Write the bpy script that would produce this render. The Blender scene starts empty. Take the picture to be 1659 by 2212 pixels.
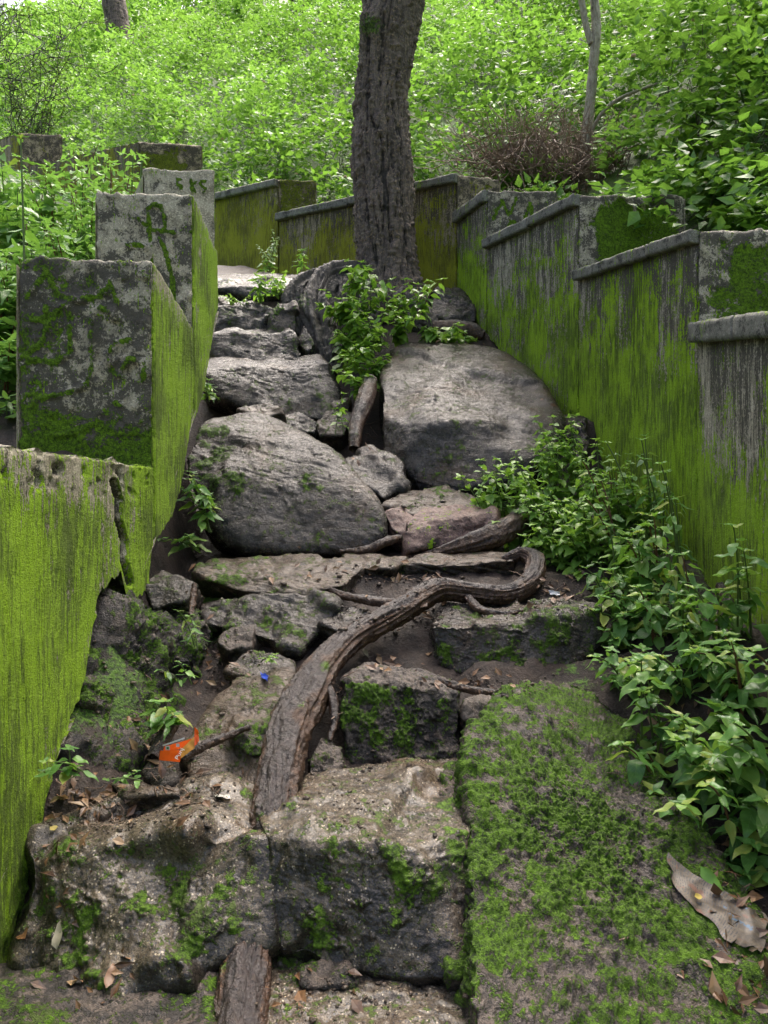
import bpy, bmesh, math, random
import numpy as np
from mathutils import Vector, Matrix, Euler

# ------------------------------------------------------------------ camera, sky, sun, exposure
SC = bpy.context.scene
COL = SC.collection
F, CX, CY, EYE = 1700.0, 829.5, 1106.0, 1.6
cam_d = bpy.data.cameras.new('camera'); cam = bpy.data.objects.new('camera', cam_d); COL.objects.link(cam)
cam.location = (0, 0, EYE); cam.rotation_euler = (math.radians(90), 0, 0)
cam_d.sensor_fit = 'VERTICAL'; cam_d.sensor_height = 36.0; cam_d.sensor_width = 27.0
cam_d.lens = 36.0 * F / 2212.0; cam_d.clip_start = 0.05; cam_d.clip_end = 1000
SC.camera = cam
SUN_EL, SUN_AZ = 66.0, 160.0           # degrees; azimuth measured from -Y (behind the camera) towards +X
W = bpy.data.worlds.new('World'); SC.world = W; W.use_nodes = True
wn = W.node_tree; bg = wn.nodes['Background']
sky = wn.nodes.new('ShaderNodeTexSky'); sky.sky_type = 'NISHITA'; sky.sun_disc = False
sky.sun_elevation = math.radians(SUN_EL)
sx, sy = math.sin(math.radians(SUN_AZ)), -math.cos(math.radians(SUN_AZ))
sky.sun_rotation = math.atan2(sx, sy); sky.air_density = .7; sky.dust_density = 8.0; sky.ozone_density = .3
wn.links.new(sky.outputs[0], bg.inputs[0]); bg.inputs[1].default_value = 0.15
sun_d = bpy.data.lights.new('sun', 'SUN'); sun = bpy.data.objects.new('sun', sun_d); COL.objects.link(sun)
sun_d.energy = 1.5; sun_d.angle = math.radians(30); sun_d.color = (1, .96, .9)
sd = Vector((sx * math.cos(math.radians(SUN_EL)), sy * math.cos(math.radians(SUN_EL)), math.sin(math.radians(SUN_EL))))
sun.rotation_euler = sd.to_track_quat('Z', 'Y').to_euler(); sun.location = (6, -4, 14)
SC.view_settings.view_transform = 'Standard'; SC.view_settings.look = 'None'
SC.view_settings.gamma = 1.0; SC.view_settings.use_curve_mapping = False
SC.view_settings.exposure = 1.85
SC.cycles.max_bounces = 6; SC.cycles.diffuse_bounces = 3; SC.cycles.glossy_bounces = 2
SC.cycles.transmission_bounces = 3; SC.cycles.use_denoising = True

rng = np.random.default_rng(7); random.seed(7)

def P(px, py, d): return np.array(((px - CX) / F * d, d, EYE - (py - CY) / F * d))
def proj(V): return CX + V[:, 0] / V[:, 1] * F, CY + (EYE - V[:, 2]) / V[:, 1] * F

# ------------------------------------------------------------------ numpy noise
_perm = rng.permutation(256); _perm = np.concatenate([_perm, _perm, _perm]).astype(np.int32)
_g = rng.normal(size=(256, 3)); _g /= np.linalg.norm(_g, axis=1)[:, None]
def pn(p):
    i = np.floor(p).astype(np.int64); f = p - i; i &= 255
    u = f * f * f * (f * (f * 6 - 15) + 10); out = np.zeros(len(p))
    for dx in (0, 1):
        wx = u[:, 0] if dx else 1 - u[:, 0]; ix = _perm[(i[:, 0] + dx)]
        for dy in (0, 1):
            wy = u[:, 1] if dy else 1 - u[:, 1]; iy = _perm[ix + ((i[:, 1] + dy) & 255)]
            for dz in (0, 1):
                wz = u[:, 2] if dz else 1 - u[:, 2]
                g = _g[_perm[iy + ((i[:, 2] + dz) & 255)] & 255]
                out += wx * wy * wz * (g[:, 0] * (f[:, 0] - dx) + g[:, 1] * (f[:, 1] - dy) + g[:, 2] * (f[:, 2] - dz))
    return out * 1.6
def fbm(p, o=4, g=.5):
    a, s, r = 1.0, 0, 0
    for k in range(o):
        r = r + a * pn(p + 17.3 * k); s += a; a *= g; p = p * 2.03
    return r / s
def ridge(p, o=3):
    a, s, r = 1.0, 0, 0
    for k in range(o):
        r = r + a * (1 - np.abs(pn(p + 9.1 * k)) * 2); s += a; a *= .5; p = p * 2.1
    return r / s
def sst(a, b, x): t = np.clip((x - a) / (b - a), 0, 1); return t * t * (3 - 2 * t)

# ------------------------------------------------------------------ mesh helpers
def mesh_np(name, V, Fa, mat=None, attrs=None, smooth=True, uv=None):
    me = bpy.data.meshes.new(name); V = np.asarray(V, float); Fa = np.asarray(Fa)
    n, k = Fa.shape
    me.vertices.add(len(V)); me.vertices.foreach_set('co', V.ravel())
    me.loops.add(n * k); me.loops.foreach_set('vertex_index', Fa.ravel().astype(np.int32))
    me.polygons.add(n); me.polygons.foreach_set('loop_start', np.arange(0, n * k, k, dtype=np.int32))
    me.polygons.foreach_set('use_smooth', np.full(n, smooth))
    me.update(calc_edges=True)
    for a, v in (attrs or {}).items():
        me.attributes.new(a, 'FLOAT', 'POINT').data.foreach_set('value', np.asarray(v, float))
    if uv is not None:
        l = me.uv_layers.new(name='UVMap'); l.data.foreach_set('uv', np.asarray(uv)[Fa.ravel()].ravel())
    if mat: me.materials.append(mat)
    return me
def vnorm(V, Fa):
    N = np.zeros_like(V)
    n = np.cross(V[Fa[:, 1]] - V[Fa[:, 0]], V[Fa[:, 2]] - V[Fa[:, 0]])
    if Fa.shape[1] == 4: n = n + np.cross(V[Fa[:, 2]] - V[Fa[:, 0]], V[Fa[:, 3]] - V[Fa[:, 0]])
    for k in range(Fa.shape[1]):
        for c in range(3): N[:, c] += np.bincount(Fa[:, k], n[:, c], len(V))
    return N / (np.linalg.norm(N, axis=1)[:, None] + 1e-12)
def obj(name, me, parent=None, loc=None):
    o = bpy.data.objects.new(name, me); COL.objects.link(o)
    if parent: o.parent = parent
    if loc is not None: o.location = loc
    return o
def tag(o, label, cat, group=None):
    o['label'] = label; o['category'] = cat
    if group: o['group'] = group
    return o
def thing(name, label, cat, loc, group=None):
    o = bpy.data.objects.new(name, None); COL.objects.link(o); o.location = loc; o.empty_display_size = .1
    return tag(o, label, cat, group)

# ------------------------------------------------------------------ materials
class NT:
    def __init__(s, name):
        s.m = bpy.data.materials.new(name); s.m.use_nodes = True; s.t = s.m.node_tree
        s.b = s.t.nodes['Principled BSDF']; s.out = s.t.nodes['Material Output']
    def n(s, typ, **kw):
        x = s.t.nodes.new(typ)
        for k, v in kw.items(): setattr(x, k, v)
        return x
    def l(s, a, b): s.t.links.new(a, b)
    def inp(s, node, i, v):
        if hasattr(v, 'links') or hasattr(v, 'is_output'): s.l(v, node.inputs[i])
        else: node.inputs[i].default_value = v
    def pos(s, scale=(1, 1, 1)):
        g = s.n('ShaderNodeNewGeometry'); m = s.n('ShaderNodeVectorMath', operation='MULTIPLY')
        s.l(g.outputs['Position'], m.inputs[0]); m.inputs[1].default_value = scale; return m.outputs[0]
    def noise(s, vec, scale, det=4, rough=.55, dist=0):
        x = s.n('ShaderNodeTexNoise'); s.l(vec, x.inputs['Vector']); x.inputs['Scale'].default_value = scale
        x.inputs['Detail'].default_value = det; x.inputs['Roughness'].default_value = rough
        x.inputs['Distortion'].default_value = dist; return x.outputs['Fac']
    def math(s, op, a, b=0.0, clamp=False):
        x = s.n('ShaderNodeMath', operation=op, use_clamp=clamp); s.inp(x, 0, a); s.inp(x, 1, b); return x.outputs[0]
    def step(s, a, lo, hi):
        x = s.n('ShaderNodeMapRange', interpolation_type='SMOOTHSTEP'); s.inp(x, 0, a)
        x.inputs[1].default_value = lo; x.inputs[2].default_value = hi; return x.outputs[0]
    def mix(s, f, a, b):
        x = s.n('ShaderNodeMix', data_type='RGBA'); s.inp(x, 0, f)
        for i, v in ((6, a), (7, b)):
            if isinstance(v, tuple): x.inputs[i].default_value = (*v, 1) if len(v) == 3 else v
            else: s.l(v, x.inputs[i])
        return x.outputs[2]
    def attr(s, name):
        x = s.n('ShaderNodeAttribute', attribute_name=name); return x.outputs['Fac']
    def bump(s, h, strength, dist, normal=None):
        x = s.n('ShaderNodeBump'); x.inputs['Strength'].default_value = strength; x.inputs['Distance'].default_value = dist
        s.l(h, x.inputs['Height'])
        if normal: s.l(normal, x.inputs['Normal'])
        return x.outputs[0]

def stone(name, c1, c2, c3, rough=.55, speck=.0, streak=False, alg1=(.085, .145, .004), alg2=(.29, .49, .008),
          cl1=(.012, .028, .003), cl2=(.115, .22, .008), foliated=False, grain=1.0):
    """stone / plaster: three mottled tones, dark stains and painted shade, a film of algae (attr moss) and lumpy moss (attr clump)"""
    t = NT(name); p = t.pos()
    big = t.noise(p, 3.0, 4); mid = t.noise(p, 11, 5, .65); fine = t.noise(p, 70, 3, .7); vf = t.noise(p, 190, 2, .7)
    col = t.mix(t.step(mid, .35, .65), c1, c2)
    col = t.mix(t.step(big, .5, .72), col, c3)
    col = t.mix(t.math('MULTIPLY', t.step(fine, .48, .68), .7), col, tuple(min(1, c * 2.1) for c in c2))
    col = t.mix(t.math('MULTIPLY', t.step(vf, .54, .64), .7), col, tuple(c * .28 for c in c1))
    if foliated:
        pf = t.n('ShaderNodeMapping'); t.l(p, pf.inputs[0]); pf.inputs['Rotation'].default_value = (.5, .35, .2); pf.inputs['Scale'].default_value = (7, 10, 34); pf = pf.outputs[0]; ff = t.noise(pf, 1.2, 5, .7, 1.4)
        col = t.mix(t.math('MULTIPLY', t.step(ff, .5, .68), .25), col, tuple(c * .4 for c in c1))
    if speck:
        v = t.n('ShaderNodeTexVoronoi', feature='F1'); t.l(p, v.inputs['Vector']); v.inputs['Scale'].default_value = 115
        sep = t.n('ShaderNodeSeparateColor'); t.l(v.outputs['Color'], sep.inputs[0])
        inside = t.step(v.outputs['Distance'], .42, .30)
        dk = t.math('MULTIPLY', t.step(sep.outputs[0], .62, .66), inside)
        lt = t.math('MULTIPLY', t.step(sep.outputs[1], .86, .90), inside)
        col = t.mix(t.math('MULTIPLY', dk, speck), col, (.045, .05, .06))
        col = t.mix(t.math('MULTIPLY', lt, speck), col, (.5, .42, .30))
    if streak:
        ps = t.pos((55, 55, 5)); st = t.noise(ps, 1.0, 6, .7, .4); ps2 = t.pos((9, 9, 1.1)); st2 = t.noise(ps2, 1.0, 3, .6)
        sm = t.math('ADD', t.math('MULTIPLY', st, .6), t.math('MULTIPLY', st2, .4))
        iso = t.noise(p, 9, 7, .74, .3); mx = t.n('ShaderNodeMix'); t.l(t.attr('streaky'), mx.inputs[0]); t.l(iso, mx.inputs[2]); t.l(sm, mx.inputs[3]); sm = mx.outputs[0]
    else:
        sm = t.noise(p, 16, 6, .72, .4)
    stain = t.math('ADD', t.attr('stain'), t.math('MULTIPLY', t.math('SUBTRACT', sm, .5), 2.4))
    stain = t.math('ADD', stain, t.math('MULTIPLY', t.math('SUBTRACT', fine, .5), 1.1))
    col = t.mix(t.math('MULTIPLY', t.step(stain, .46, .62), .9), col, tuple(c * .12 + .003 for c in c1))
    # algae film
    am = t.attr('moss')
    if streak:
        ps3 = t.pos((48, 48, 5.5)); a_n = t.noise(ps3, 1.0, 7, .72, .6)
    else: a_n = t.noise(p, 22, 5, .7)
    f1 = t.math('ADD', am, t.math('MULTIPLY', t.math('SUBTRACT', a_n, .5), 2.3))
    f1 = t.math('ADD', f1, t.math('MULTIPLY', t.math('SUBTRACT', t.noise(p, 5.5, 5, .68, .5), .5), 1.7))
    f1 = t.math('ADD', f1, t.math('MULTIPLY', t.math('SUBTRACT', fine, .5), 1.3))
    af = t.step(f1, .42, .58)
    ac = t.mix(t.step(t.math('ADD', t.math('MULTIPLY', a_n, .6), t.math('MULTIPLY', t.noise(p, 2.3, 3), .4)), .42, .56), alg1, alg2)
    ac = t.mix(t.math('MULTIPLY', t.step(t.noise(p, 120, 4, .75), .50, .66), .6), ac, tuple(c * .35 for c in alg1))
    col = t.mix(t.math('MULTIPLY', af, .93), col, ac)
    # lumpy moss
    cm = t.attr('clump'); lump = t.noise(p, 62, 4, .75)
    f2 = t.math('ADD', cm, t.math('MULTIPLY', t.math('SUBTRACT', t.noise(p, 20, 5, .72), .5), 1.3))
    f2 = t.math('ADD', f2, t.math('MULTIPLY', t.math('SUBTRACT', lump, .5), .8))
    cf = t.step(f2, .46, .6)
    cc = t.mix(t.step(t.math('ADD', t.math('MULTIPLY', lump, .65), t.math('MULTIPLY', t.noise(p, 140, 2, .8), .35)), .36, .64), cl1, cl2)
    cc = t.mix(t.math('MULTIPLY', t.step(mid, .5, .75), .5), cc, tuple(min(1, c * 1.5) for c in cl2))
    col = t.mix(cf, col, cc)
    t.l(col, t.b.inputs['Base Color'])
    rg = t.math('ADD', rough - .14, t.math('MULTIPLY', fine, .3))
    rg = t.math('ADD', rg, t.math('MULTIPLY', t.math('MAXIMUM', cf, af), .32)); t.l(rg, t.b.inputs['Roughness'])
    t.b.inputs['Specular IOR Level'].default_value = .42 if not streak else .35
    h = t.math('ADD', t.math('MULTIPLY', fine, .6), t.math('MULTIPLY', vf, .35))
    h = t.math('ADD', h, t.math('MULTIPLY', mid, .9))
    h = t.math('ADD', h, t.math('MULTIPLY', t.math('MULTIPLY', cf, t.noise(p, 120, 3, .8)), 2.4))
    h = t.math('ADD', h, t.math('MULTIPLY', t.math('MULTIPLY', af, t.noise(p, 95, 4, .8)), 1.6))
    if foliated: h = t.math('SUBTRACT', h, t.math('MULTIPLY', t.step(ff, .5, .68), .35))
    t.l(t.bump(h, .8, .011 * grain), t.b.inputs['Normal'])
    return t.m

M = {}
M['rock'] = stone('grey_gneiss', (.032, .027, .024), (.074, .061, .050), (.078, .048, .028), .22, foliated=True, alg1=(.025, .042, .008), alg2=(.085, .135, .018))
M['rock_warm'] = stone('brown_gneiss', (.052, .037, .026), (.108, .081, .058), (.085, .052, .030), .3, foliated=True, alg1=(.025, .042, .008), alg2=(.085, .135, .018))
M['rock_red'] = stone('reddish_granite', (.10, .055, .043), (.18, .115, .093), (.085, .05, .04), .5)
M['concrete'] = stone('worn_aggregate_concrete', (.056, .045, .034), (.118, .096, .070), (.085, .058, .035), .27, speck=.8, grain=.55, alg1=(.025, .042, .008), alg2=(.085, .135, .018))
M['crust'] = stone('rough_mossy_stone', (.045, .036, .031), (.112, .088, .070), (.07, .048, .035), .45, cl2=(.125, .25, .008), grain=1.6, alg1=(.025, .042, .008), alg2=(.085, .135, .018))
M['plaster'] = stone('weathered_plaster', (.24, .215, .15), (.42, .38, .285), (.20, .175, .12), .72, streak=True, cl1=(.02, .04, .004), cl2=(.15, .28, .01))
M['plaster_back'] = stone('weathered_plaster_olive', (.22, .18, .11), (.34, .28, .18), (.18, .14, .09), .75, streak=True,
                          alg1=(.12, .12, .01), alg2=(.29, .31, .015), cl1=(.04, .05, .005), cl2=(.19, .23, .015))
M['coping'] = stone('coping_cement', (.13, .13, .105), (.19, .185, .155), (.12, .115, .09), .75, streak=True)

def soil_mat():
    t = NT('wet_soil'); p = t.pos()
    a = t.noise(p, 9, 6, .7); b = t.noise(p, 60, 4, .75); c = t.noise(p, 2.1, 3)
    col = t.mix(t.step(a, .35, .65), (.012, .007, .005), (.04, .024, .016))
    col = t.mix(t.math('MULTIPLY', t.step(b, .55, .72), .6), col, (.13, .085, .055))
    f = t.math('ADD', t.attr('clump'), t.math('MULTIPLY', t.math('SUBTRACT', t.noise(p, 18, 5, .75), .5), 1.6))
    col = t.mix(t.step(f, .48, .62), col, t.mix(t.step(b, .4, .6), (.018, .04, .004), (.085, .18, .008)))
    t.l(col, t.b.inputs['Base Color']); t.b.inputs['Roughness'].default_value = .62
    h = t.math('ADD', t.math('MULTIPLY', a, 1.2), t.math('MULTIPLY', b, .8)); t.l(t.bump(h, .9, .02), t.b.inputs['Normal'])
    return t.m
M['soil'] = soil_mat()

def bark_mat(name, c1, c2, c3, sx=26, sz=5, rough=.75, worn=None):
    t = NT(name); p = t.pos(); ps = t.pos((sx, sx, sz))
    a = t.noise(ps, 1, 5, .68, .8); b = t.noise(p, 45, 4, .7); c = t.noise(p, 5, 4, .6)
    h = t.attr('height')
    col = t.mix(t.step(a, .35, .65), c1, c2); col = t.mix(t.math('MULTIPLY', t.step(b, .52, .68), .6), col, c3)
    col = t.mix(t.math('MULTIPLY', t.step(h, .45, .15), .85), col, tuple(x * .2 for x in c1))
    col = t.mix(t.math('MULTIPLY', t.step(c, .58, .7), .4), col, tuple(x * 1.3 for x in c2))
    if worn: col = t.mix(t.math('MULTIPLY', t.step(t.math('ADD', t.attr('wear'), t.math('MULTIPLY', t.math('SUBTRACT', c, .5), 1.4)), .35, .6), .8), col, worn)
    f = t.math('ADD', t.attr('clump'), t.math('MULTIPLY', t.math('SUBTRACT', t.noise(p, 26, 5, .75), .5), 1.6))
    col = t.mix(t.step(f, .5, .64), col, t.mix(t.step(b, .4, .6), (.02, .035, .004), (.09, .16, .008)))
    t.l(col, t.b.inputs['Base Color']); t.b.inputs['Roughness'].default_value = rough
    hh = t.math('ADD', t.math('MULTIPLY', a, 1.3), t.math('MULTIPLY', b, .8)); t.l(t.bump(hh, .9, .02), t.b.inputs['Normal'])
    return t.m
M['bark'] = bark_mat('dark_fissured_bark', (.05, .038, .032), (.16, .122, .095), (.40, .26, .15))
M['root'] = bark_mat('worn_root_wood', (.04, .021, .013), (.085, .047, .029), (.23, .13, .07), 18, 10, .3, worn=(.045, .040, .040))
M['root_old'] = bark_mat('weathered_root_wood', (.03, .025, .021), (.075, .064, .053), (.13, .10, .07), 22, 6, .6)
M['pale_bark'] = bark_mat('pale_sapling_bark', (.26, .23, .175), (.5, .45, .36), (.36, .26, .13), 30, 12, .7)
M['twig'] = bark_mat('dry_twig', (.14, .09, .06), (.30, .205, .145), (.38, .29, .21), 30, 30, .7)
M['dark_twig'] = bark_mat('dark_twig_bark', (.02, .017, .016), (.05, .042, .036), (.08, .06, .05), 30, 30, .7)

def leaf_mat(name, cols, trans=.35, rough=.38, tint=None, veins=False, tcol=None):
    t = NT(name)
    if tint: r = t.attr(tint)
    else: r = t.n('ShaderNodeObjectInfo').outputs['Random']
    ramp = t.n('ShaderNodeValToRGB'); e = ramp.color_ramp.elements
    while len(e) < len(cols): e.new(.5)
    for i, c in enumerate(cols): e[i].position = i / (len(cols) - 1); e[i].color = (*c, 1)
    t.l(r, ramp.inputs[0]); col = ramp.outputs[0]
    p = t.pos(); nz = t.noise(p, 40, 3)
    col = t.mix(t.math('MULTIPLY', t.step(nz, .4, .7), .35), col, tuple(x * 1.5 for x in cols[len(cols) // 2]))
    if veins:
        uvn = t.n('ShaderNodeUVMap'); s = t.n('ShaderNodeSeparateXYZ'); t.l(uvn.outputs[0], s.inputs[0])
        ax = t.math('ABSOLUTE', t.math('SUBTRACT', s.outputs[0], .5))
        w = t.math('SINE', t.math('MULTIPLY', t.math('SUBTRACT', s.outputs[1], t.math('MULTIPLY', ax, .55)), 62))
        vein = t.math('MAXIMUM', t.math('MULTIPLY', t.step(w, .72, 1.0), .6), t.step(ax, .028, .008))
        col = t.mix(t.math('MULTIPLY', vein, .4), col, (.22, .36, .09))
        t.l(t.bump(t.math('SUBTRACT', 1, vein), .5, .004), t.b.inputs['Normal'])
    t.l(col, t.b.inputs['Base Color']); t.b.inputs['Roughness'].default_value = rough
    t.b.inputs['Specular IOR Level'].default_value = .5
    if trans:
        tr = t.n('ShaderNodeBsdfTranslucent'); mx = t.n('ShaderNodeMixShader'); mx.inputs[0].default_value = trans
        tc = t.mix(.5, col, tcol or (.22, .42, .02)); t.l(tc, tr.inputs[0])
        t.l(t.b.outputs[0], mx.inputs[1]); t.l(tr.outputs[0], mx.inputs[2]); t.l(mx.outputs[0], t.out.inputs[0])
    return t.m
M['leaf'] = leaf_mat('herb_leaf', [(.045, .13, .03), (.075, .19, .04), (.10, .24, .05), (.14, .30, .06), (.20, .36, .07), (.34, .36, .07)], .34, .34, veins=True)
M['leaf_small'] = leaf_mat('small_leaf', [(.10, .21, .04), (.15, .29, .05), (.21, .37, .06), (.29, .44, .07)], .4, .38)
M['leaf_pale'] = leaf_mat('pale_herb_leaf', [(.15, .29, .075), (.20, .38, .095), (.26, .47, .12)], .35, .36, veins=True)
M['leaf_shrub'] = leaf_mat('shrub_leaf', [(.04, .11, .02), (.065, .16, .022), (.11, .24, .025)], .4, .36, veins=True)
M['leaf_hill'] = leaf_mat('undergrowth_leaf', [(.025, .08, .016), (.07, .175, .03), (.145, .30, .05), (.26, .43, .10)], .42, .5, tint='tint', tcol=(.25, .47, .04))
M['leaf_dark'] = leaf_mat('dull_leaf', [(.035, .07, .02), (.055, .10, .03), (.08, .13, .04)], .3, .5, tint='tint')
M['leaf_crown'] = leaf_mat('crown_leaf', [(.03, .075, .012), (.06, .12, .02)], .3, .45, tint='tint')
M['leaf_dry'] = leaf_mat('dry_leaf', [(.04, .02, .012), (.09, .045, .022), (.17, .09, .04), (.24, .17, .09)], .0, .5, tint='tint')
M['lichen'] = leaf_mat('frosted_leaf', [(.22, .30, .16), (.34, .42, .26)], .2, .6)
def plain(name, c, rough=.6, spec=.4):
    t = NT(name); p = t.pos(); nz = t.noise(p, 30, 4)
    t.l(t.mix(t.step(nz, .3, .7), tuple(x * .8 for x in c), c), t.b.inputs['Base Color'])
    t.b.inputs['Roughness'].default_value = rough; t.b.inputs['Specular IOR Level'].default_value = spec; return t.m
M['stem'] = plain('green_stem', (.10, .15, .04)); M['stem_red'] = plain('reddish_stem', (.16, .07, .045))
M['flower'] = plain('cream_pink_flower', (.62, .42, .30))
M['orange'] = plain('orange_foil', (.75, .10, .012), .3); M['yellow_foil'] = plain('yellow_printed_foil', (.55, .25, .02), .3)
M['white'] = plain('white_print', (.75, .75, .75), .4); M['blue'] = plain('blue_plastic', (.02, .06, .42), .35)
M['silver'] = plain('crumpled_foil', (.45, .42, .36), .35, .8); M['green_print'] = plain('green_print', (.02, .25, .08), .4)

# ------------------------------------------------------------------ ground
LF = np.array([(-6, -3.5), (0, -1), (1.5, -.15), (2.46, .16), (2.65, .36), (2.8, .62), (3.0, .8), (3.14, .91), (3.27, 1.19), (3.32, 1.26), (3.58, 1.34),
               (3.7, 1.16), (4.0, 1.20), (4.08, 1.42), (4.54, 1.62), (4.92, 2.15), (5.24, 2.4), (5.6, 3.0), (6.4, 3.4), (8, 3.9), (11, 5)])
RF = np.array([(-6, -3.2), (0, -.9), (2, .2), (2.8, .55), (3.6, 1.08), (4.3, 1.2), (5.2, 1.6), (5.9, 1.95), (6.1, 2.36), (6.8, 2.5), (8.1, 3.53), (8.7, 4.0), (9.6, 4.5), (11, 5)])
CP = np.array([(-6, -3.4), (0, -1), (1.2, -.1), (2.3, .0), (2.5, .06), (2.75, .47), (3.2, .52), (3.4, .60), (3.7, .74), (4.2, 1.03), (4.5, 1.22), (4.9, 1.28), (5.2, 1.38),
               (5.6, 1.55), (6.0, 1.7), (6.5, 2.05), (7, 2.5), (7.5, 2.95), (8.0, 3.45), (8.5, 3.88), (9.2, 4.35), (9.8, 4.55), (10.5, 4.9), (12, 5.3)])
LH = np.array([(-6, -2.5), (0, 0), (1.5, .9), (3, 1.4), (4.1, 1.9), (5, 2.5), (5.7, 3.0), (7, 3.9), (9, 4.5), (11.5, 5.2), (14, 6.9), (18, 10), (26, 20), (40, 44), (60, 78)])
RPATH = np.array([(1.62, -6), (1.68, 2.6), (1.755, 3.6), (1.83, 4.6), (1.58, 6.4), (1.04, 8.0), (.80, 8.7), (-1.42, 10.5), (-2.44, 11.5), (-4.05, 13), (-7.43, 16), (-10.5, 18.6), (-60, 60)])
RTOP = np.array([-1.5, 2.0, 2.3, 2.9, 3.7, 4.4, 4.8, 5.2, 5.6, 6.6, 8.2, 9.6, 30])
def path_near(x, y):
    best = np.full(x.shape, 1e9); z = np.zeros(x.shape); side = np.zeros(x.shape)
    for i in range(len(RPATH) - 1):
        a, b = RPATH[i], RPATH[i + 1]; ab = b - a
        t = np.clip(((x - a[0]) * ab[0] + (y - a[1]) * ab[1]) / (ab @ ab), 0, 1)
        dx, dy = x - a[0] - t * ab[0], y - a[1] - t * ab[1]; d = np.hypot(dx, dy)
        m = d < best; best = np.where(m, d, best); z = np.where(m, RTOP[i] + t * (RTOP[i + 1] - RTOP[i]), z)
        side = np.where(m, ab[0] * dy - ab[1] * dx, side)
    return best, z, side < 0          # True = outside, on the hill side
def ground_h(x, y):
    d, zt, out = path_near(x, y)
    xl = np.interp(y, [5.6, 6.4, 7.2, 8.2, 9.5, 11], [-1.2, -1.55, -2.2, -2.8, -3.2, -3.4]); xr = np.interp(y, RPATH[:, 1], RPATH[:, 0])
    u = np.clip((x - xl) / np.maximum(xr - xl, .3), 0, 1)
    c = np.interp(y, CP[:, 0], CP[:, 1]); lf = np.minimum(np.interp(y, LF[:, 0], LF[:, 1]) - .06, c + .04 + .8 * sst(4.2, 3.5, y)) - .16 * sst(3.1, 3.3, y); rf = np.interp(y, RF[:, 0], RF[:, 1]) - .06
    cr = np.interp(y, [-6, 0, 1.2, 2.0, 2.45, 2.85, 3.4, 3.8], [-3.4, -1, -.2, -.05, .10, .26, .56, .9]); c = np.where(y < 3.8, c + (cr - c) * sst(.5, .57, u), c)
    wl = 1 - sst(.0, .12, u); wr = sst(0, 1, (u - np.interp(y, [3.3, 4.2], [.76, .62])) / np.interp(y, [3.3, 4.2], [.22, .36]))
    cor = c * (1 - wl - wr) + lf * wl + rf * wr
    lh = np.interp(y, LH[:, 0], LH[:, 1]) + np.clip(-1.9 - x, 0, 9) * .02
    wleft = sst(-.05, -.45, x - xl)
    inside = cor * (1 - wleft) + lh * wleft
    dd = np.maximum(d - .7, 0)
    hill = zt - .35 + dd * np.where(y < 7, .62, .86) - np.maximum(dd - 22, 0) * .5
    hill = np.where(x > 1.2, np.minimum(hill, zt - .35 + 14), hill)
    w = sst(.2, .75, d) * out
    return inside * (1 - w) + hill * w
def ground():
    xs = np.concatenate([[-160, -90, -50], np.linspace(-30, -2, 75), np.linspace(-1.9, 2.3, 150), np.linspace(2.4, 30, 75), [50, 90, 160]])
    ys = np.concatenate([[-120, -60, -25], np.linspace(-12, 1.6, 30), np.linspace(1.7, 6.5, 170), np.linspace(6.55, 11, 60), np.linspace(11.1, 40, 90), [60, 100, 180]])
    X, Y = np.meshgrid(xs, ys, indexing='ij'); x, y = X.ravel(), Y.ravel(); z = ground_h(x, y)
    p = np.stack([x, y, z], 1)
    near = np.exp(-((y - 4) / 9) ** 2)
    z = z + fbm(p * 2.2, 3) * .06 + near * (fbm(p * 9, 3) * .04 + np.abs(fbm(p * 24, 3)) * .03)
    V = np.stack([x, y, z], 1); n = len(ys)
    i, j = np.meshgrid(np.arange(len(xs) - 1), np.arange(n - 1), indexing='ij'); a = (i * n + j).ravel()
    clump = .12 + .35 * fbm(p * 1.7, 2); dd_, _, oo_ = path_near(x, y); clump = np.where((oo_ & (dd_ > .9)) | ((x < -2.2) & (y > 1)), .85, clump)  # hill soil painted dark green so gaps between bushes look shaded
    qx, qy = proj(np.where(V[:, 1:2] > .5, V, np.array([[0, .5, 0]])))
    for bx, by, br, bs in ((240, 1500, 120, .75), (430, 1330, 60, .9), (200, 2140, 260, .55), (1500, 1300, 160, .5), (1250, 1480, 80, .5), (330, 1430, 80, .7)):
        clump = np.maximum(clump, bs * np.exp(-((qx - bx) ** 2 + (qy - by) ** 2) / (2 * br * br)) * (y > 1))
    o = obj('ground', mesh_np('ground', V, np.stack([a, a + n, a + n + 1, a + 1], 1), M['soil'], {'clump': clump, 'stain': 0 * x, 'moss': 0 * x}))
    o['kind'] = 'structure'; return o
ground()

# ------------------------------------------------------------------ walls
def strokes(qx, qy, lines, w):
    """depth mask of finger-drawn letters: 1 in a groove of width w"""
    best = np.full(len(qx), 1e9)
    for ln in lines:
        for (ax, ay), (bx, by) in zip(ln[:-1], ln[1:]):
            ux, uy = bx - ax, by - ay; t = np.clip(((qx - ax) * ux + (qy - ay) * uy) / (ux * ux + uy * uy + 1e-9), 0, 1)
            best = np.minimum(best, np.hypot(qx - ax - t * ux, qy - ay - t * uy))
    return 1 - sst(w * .55, w, best)

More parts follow.
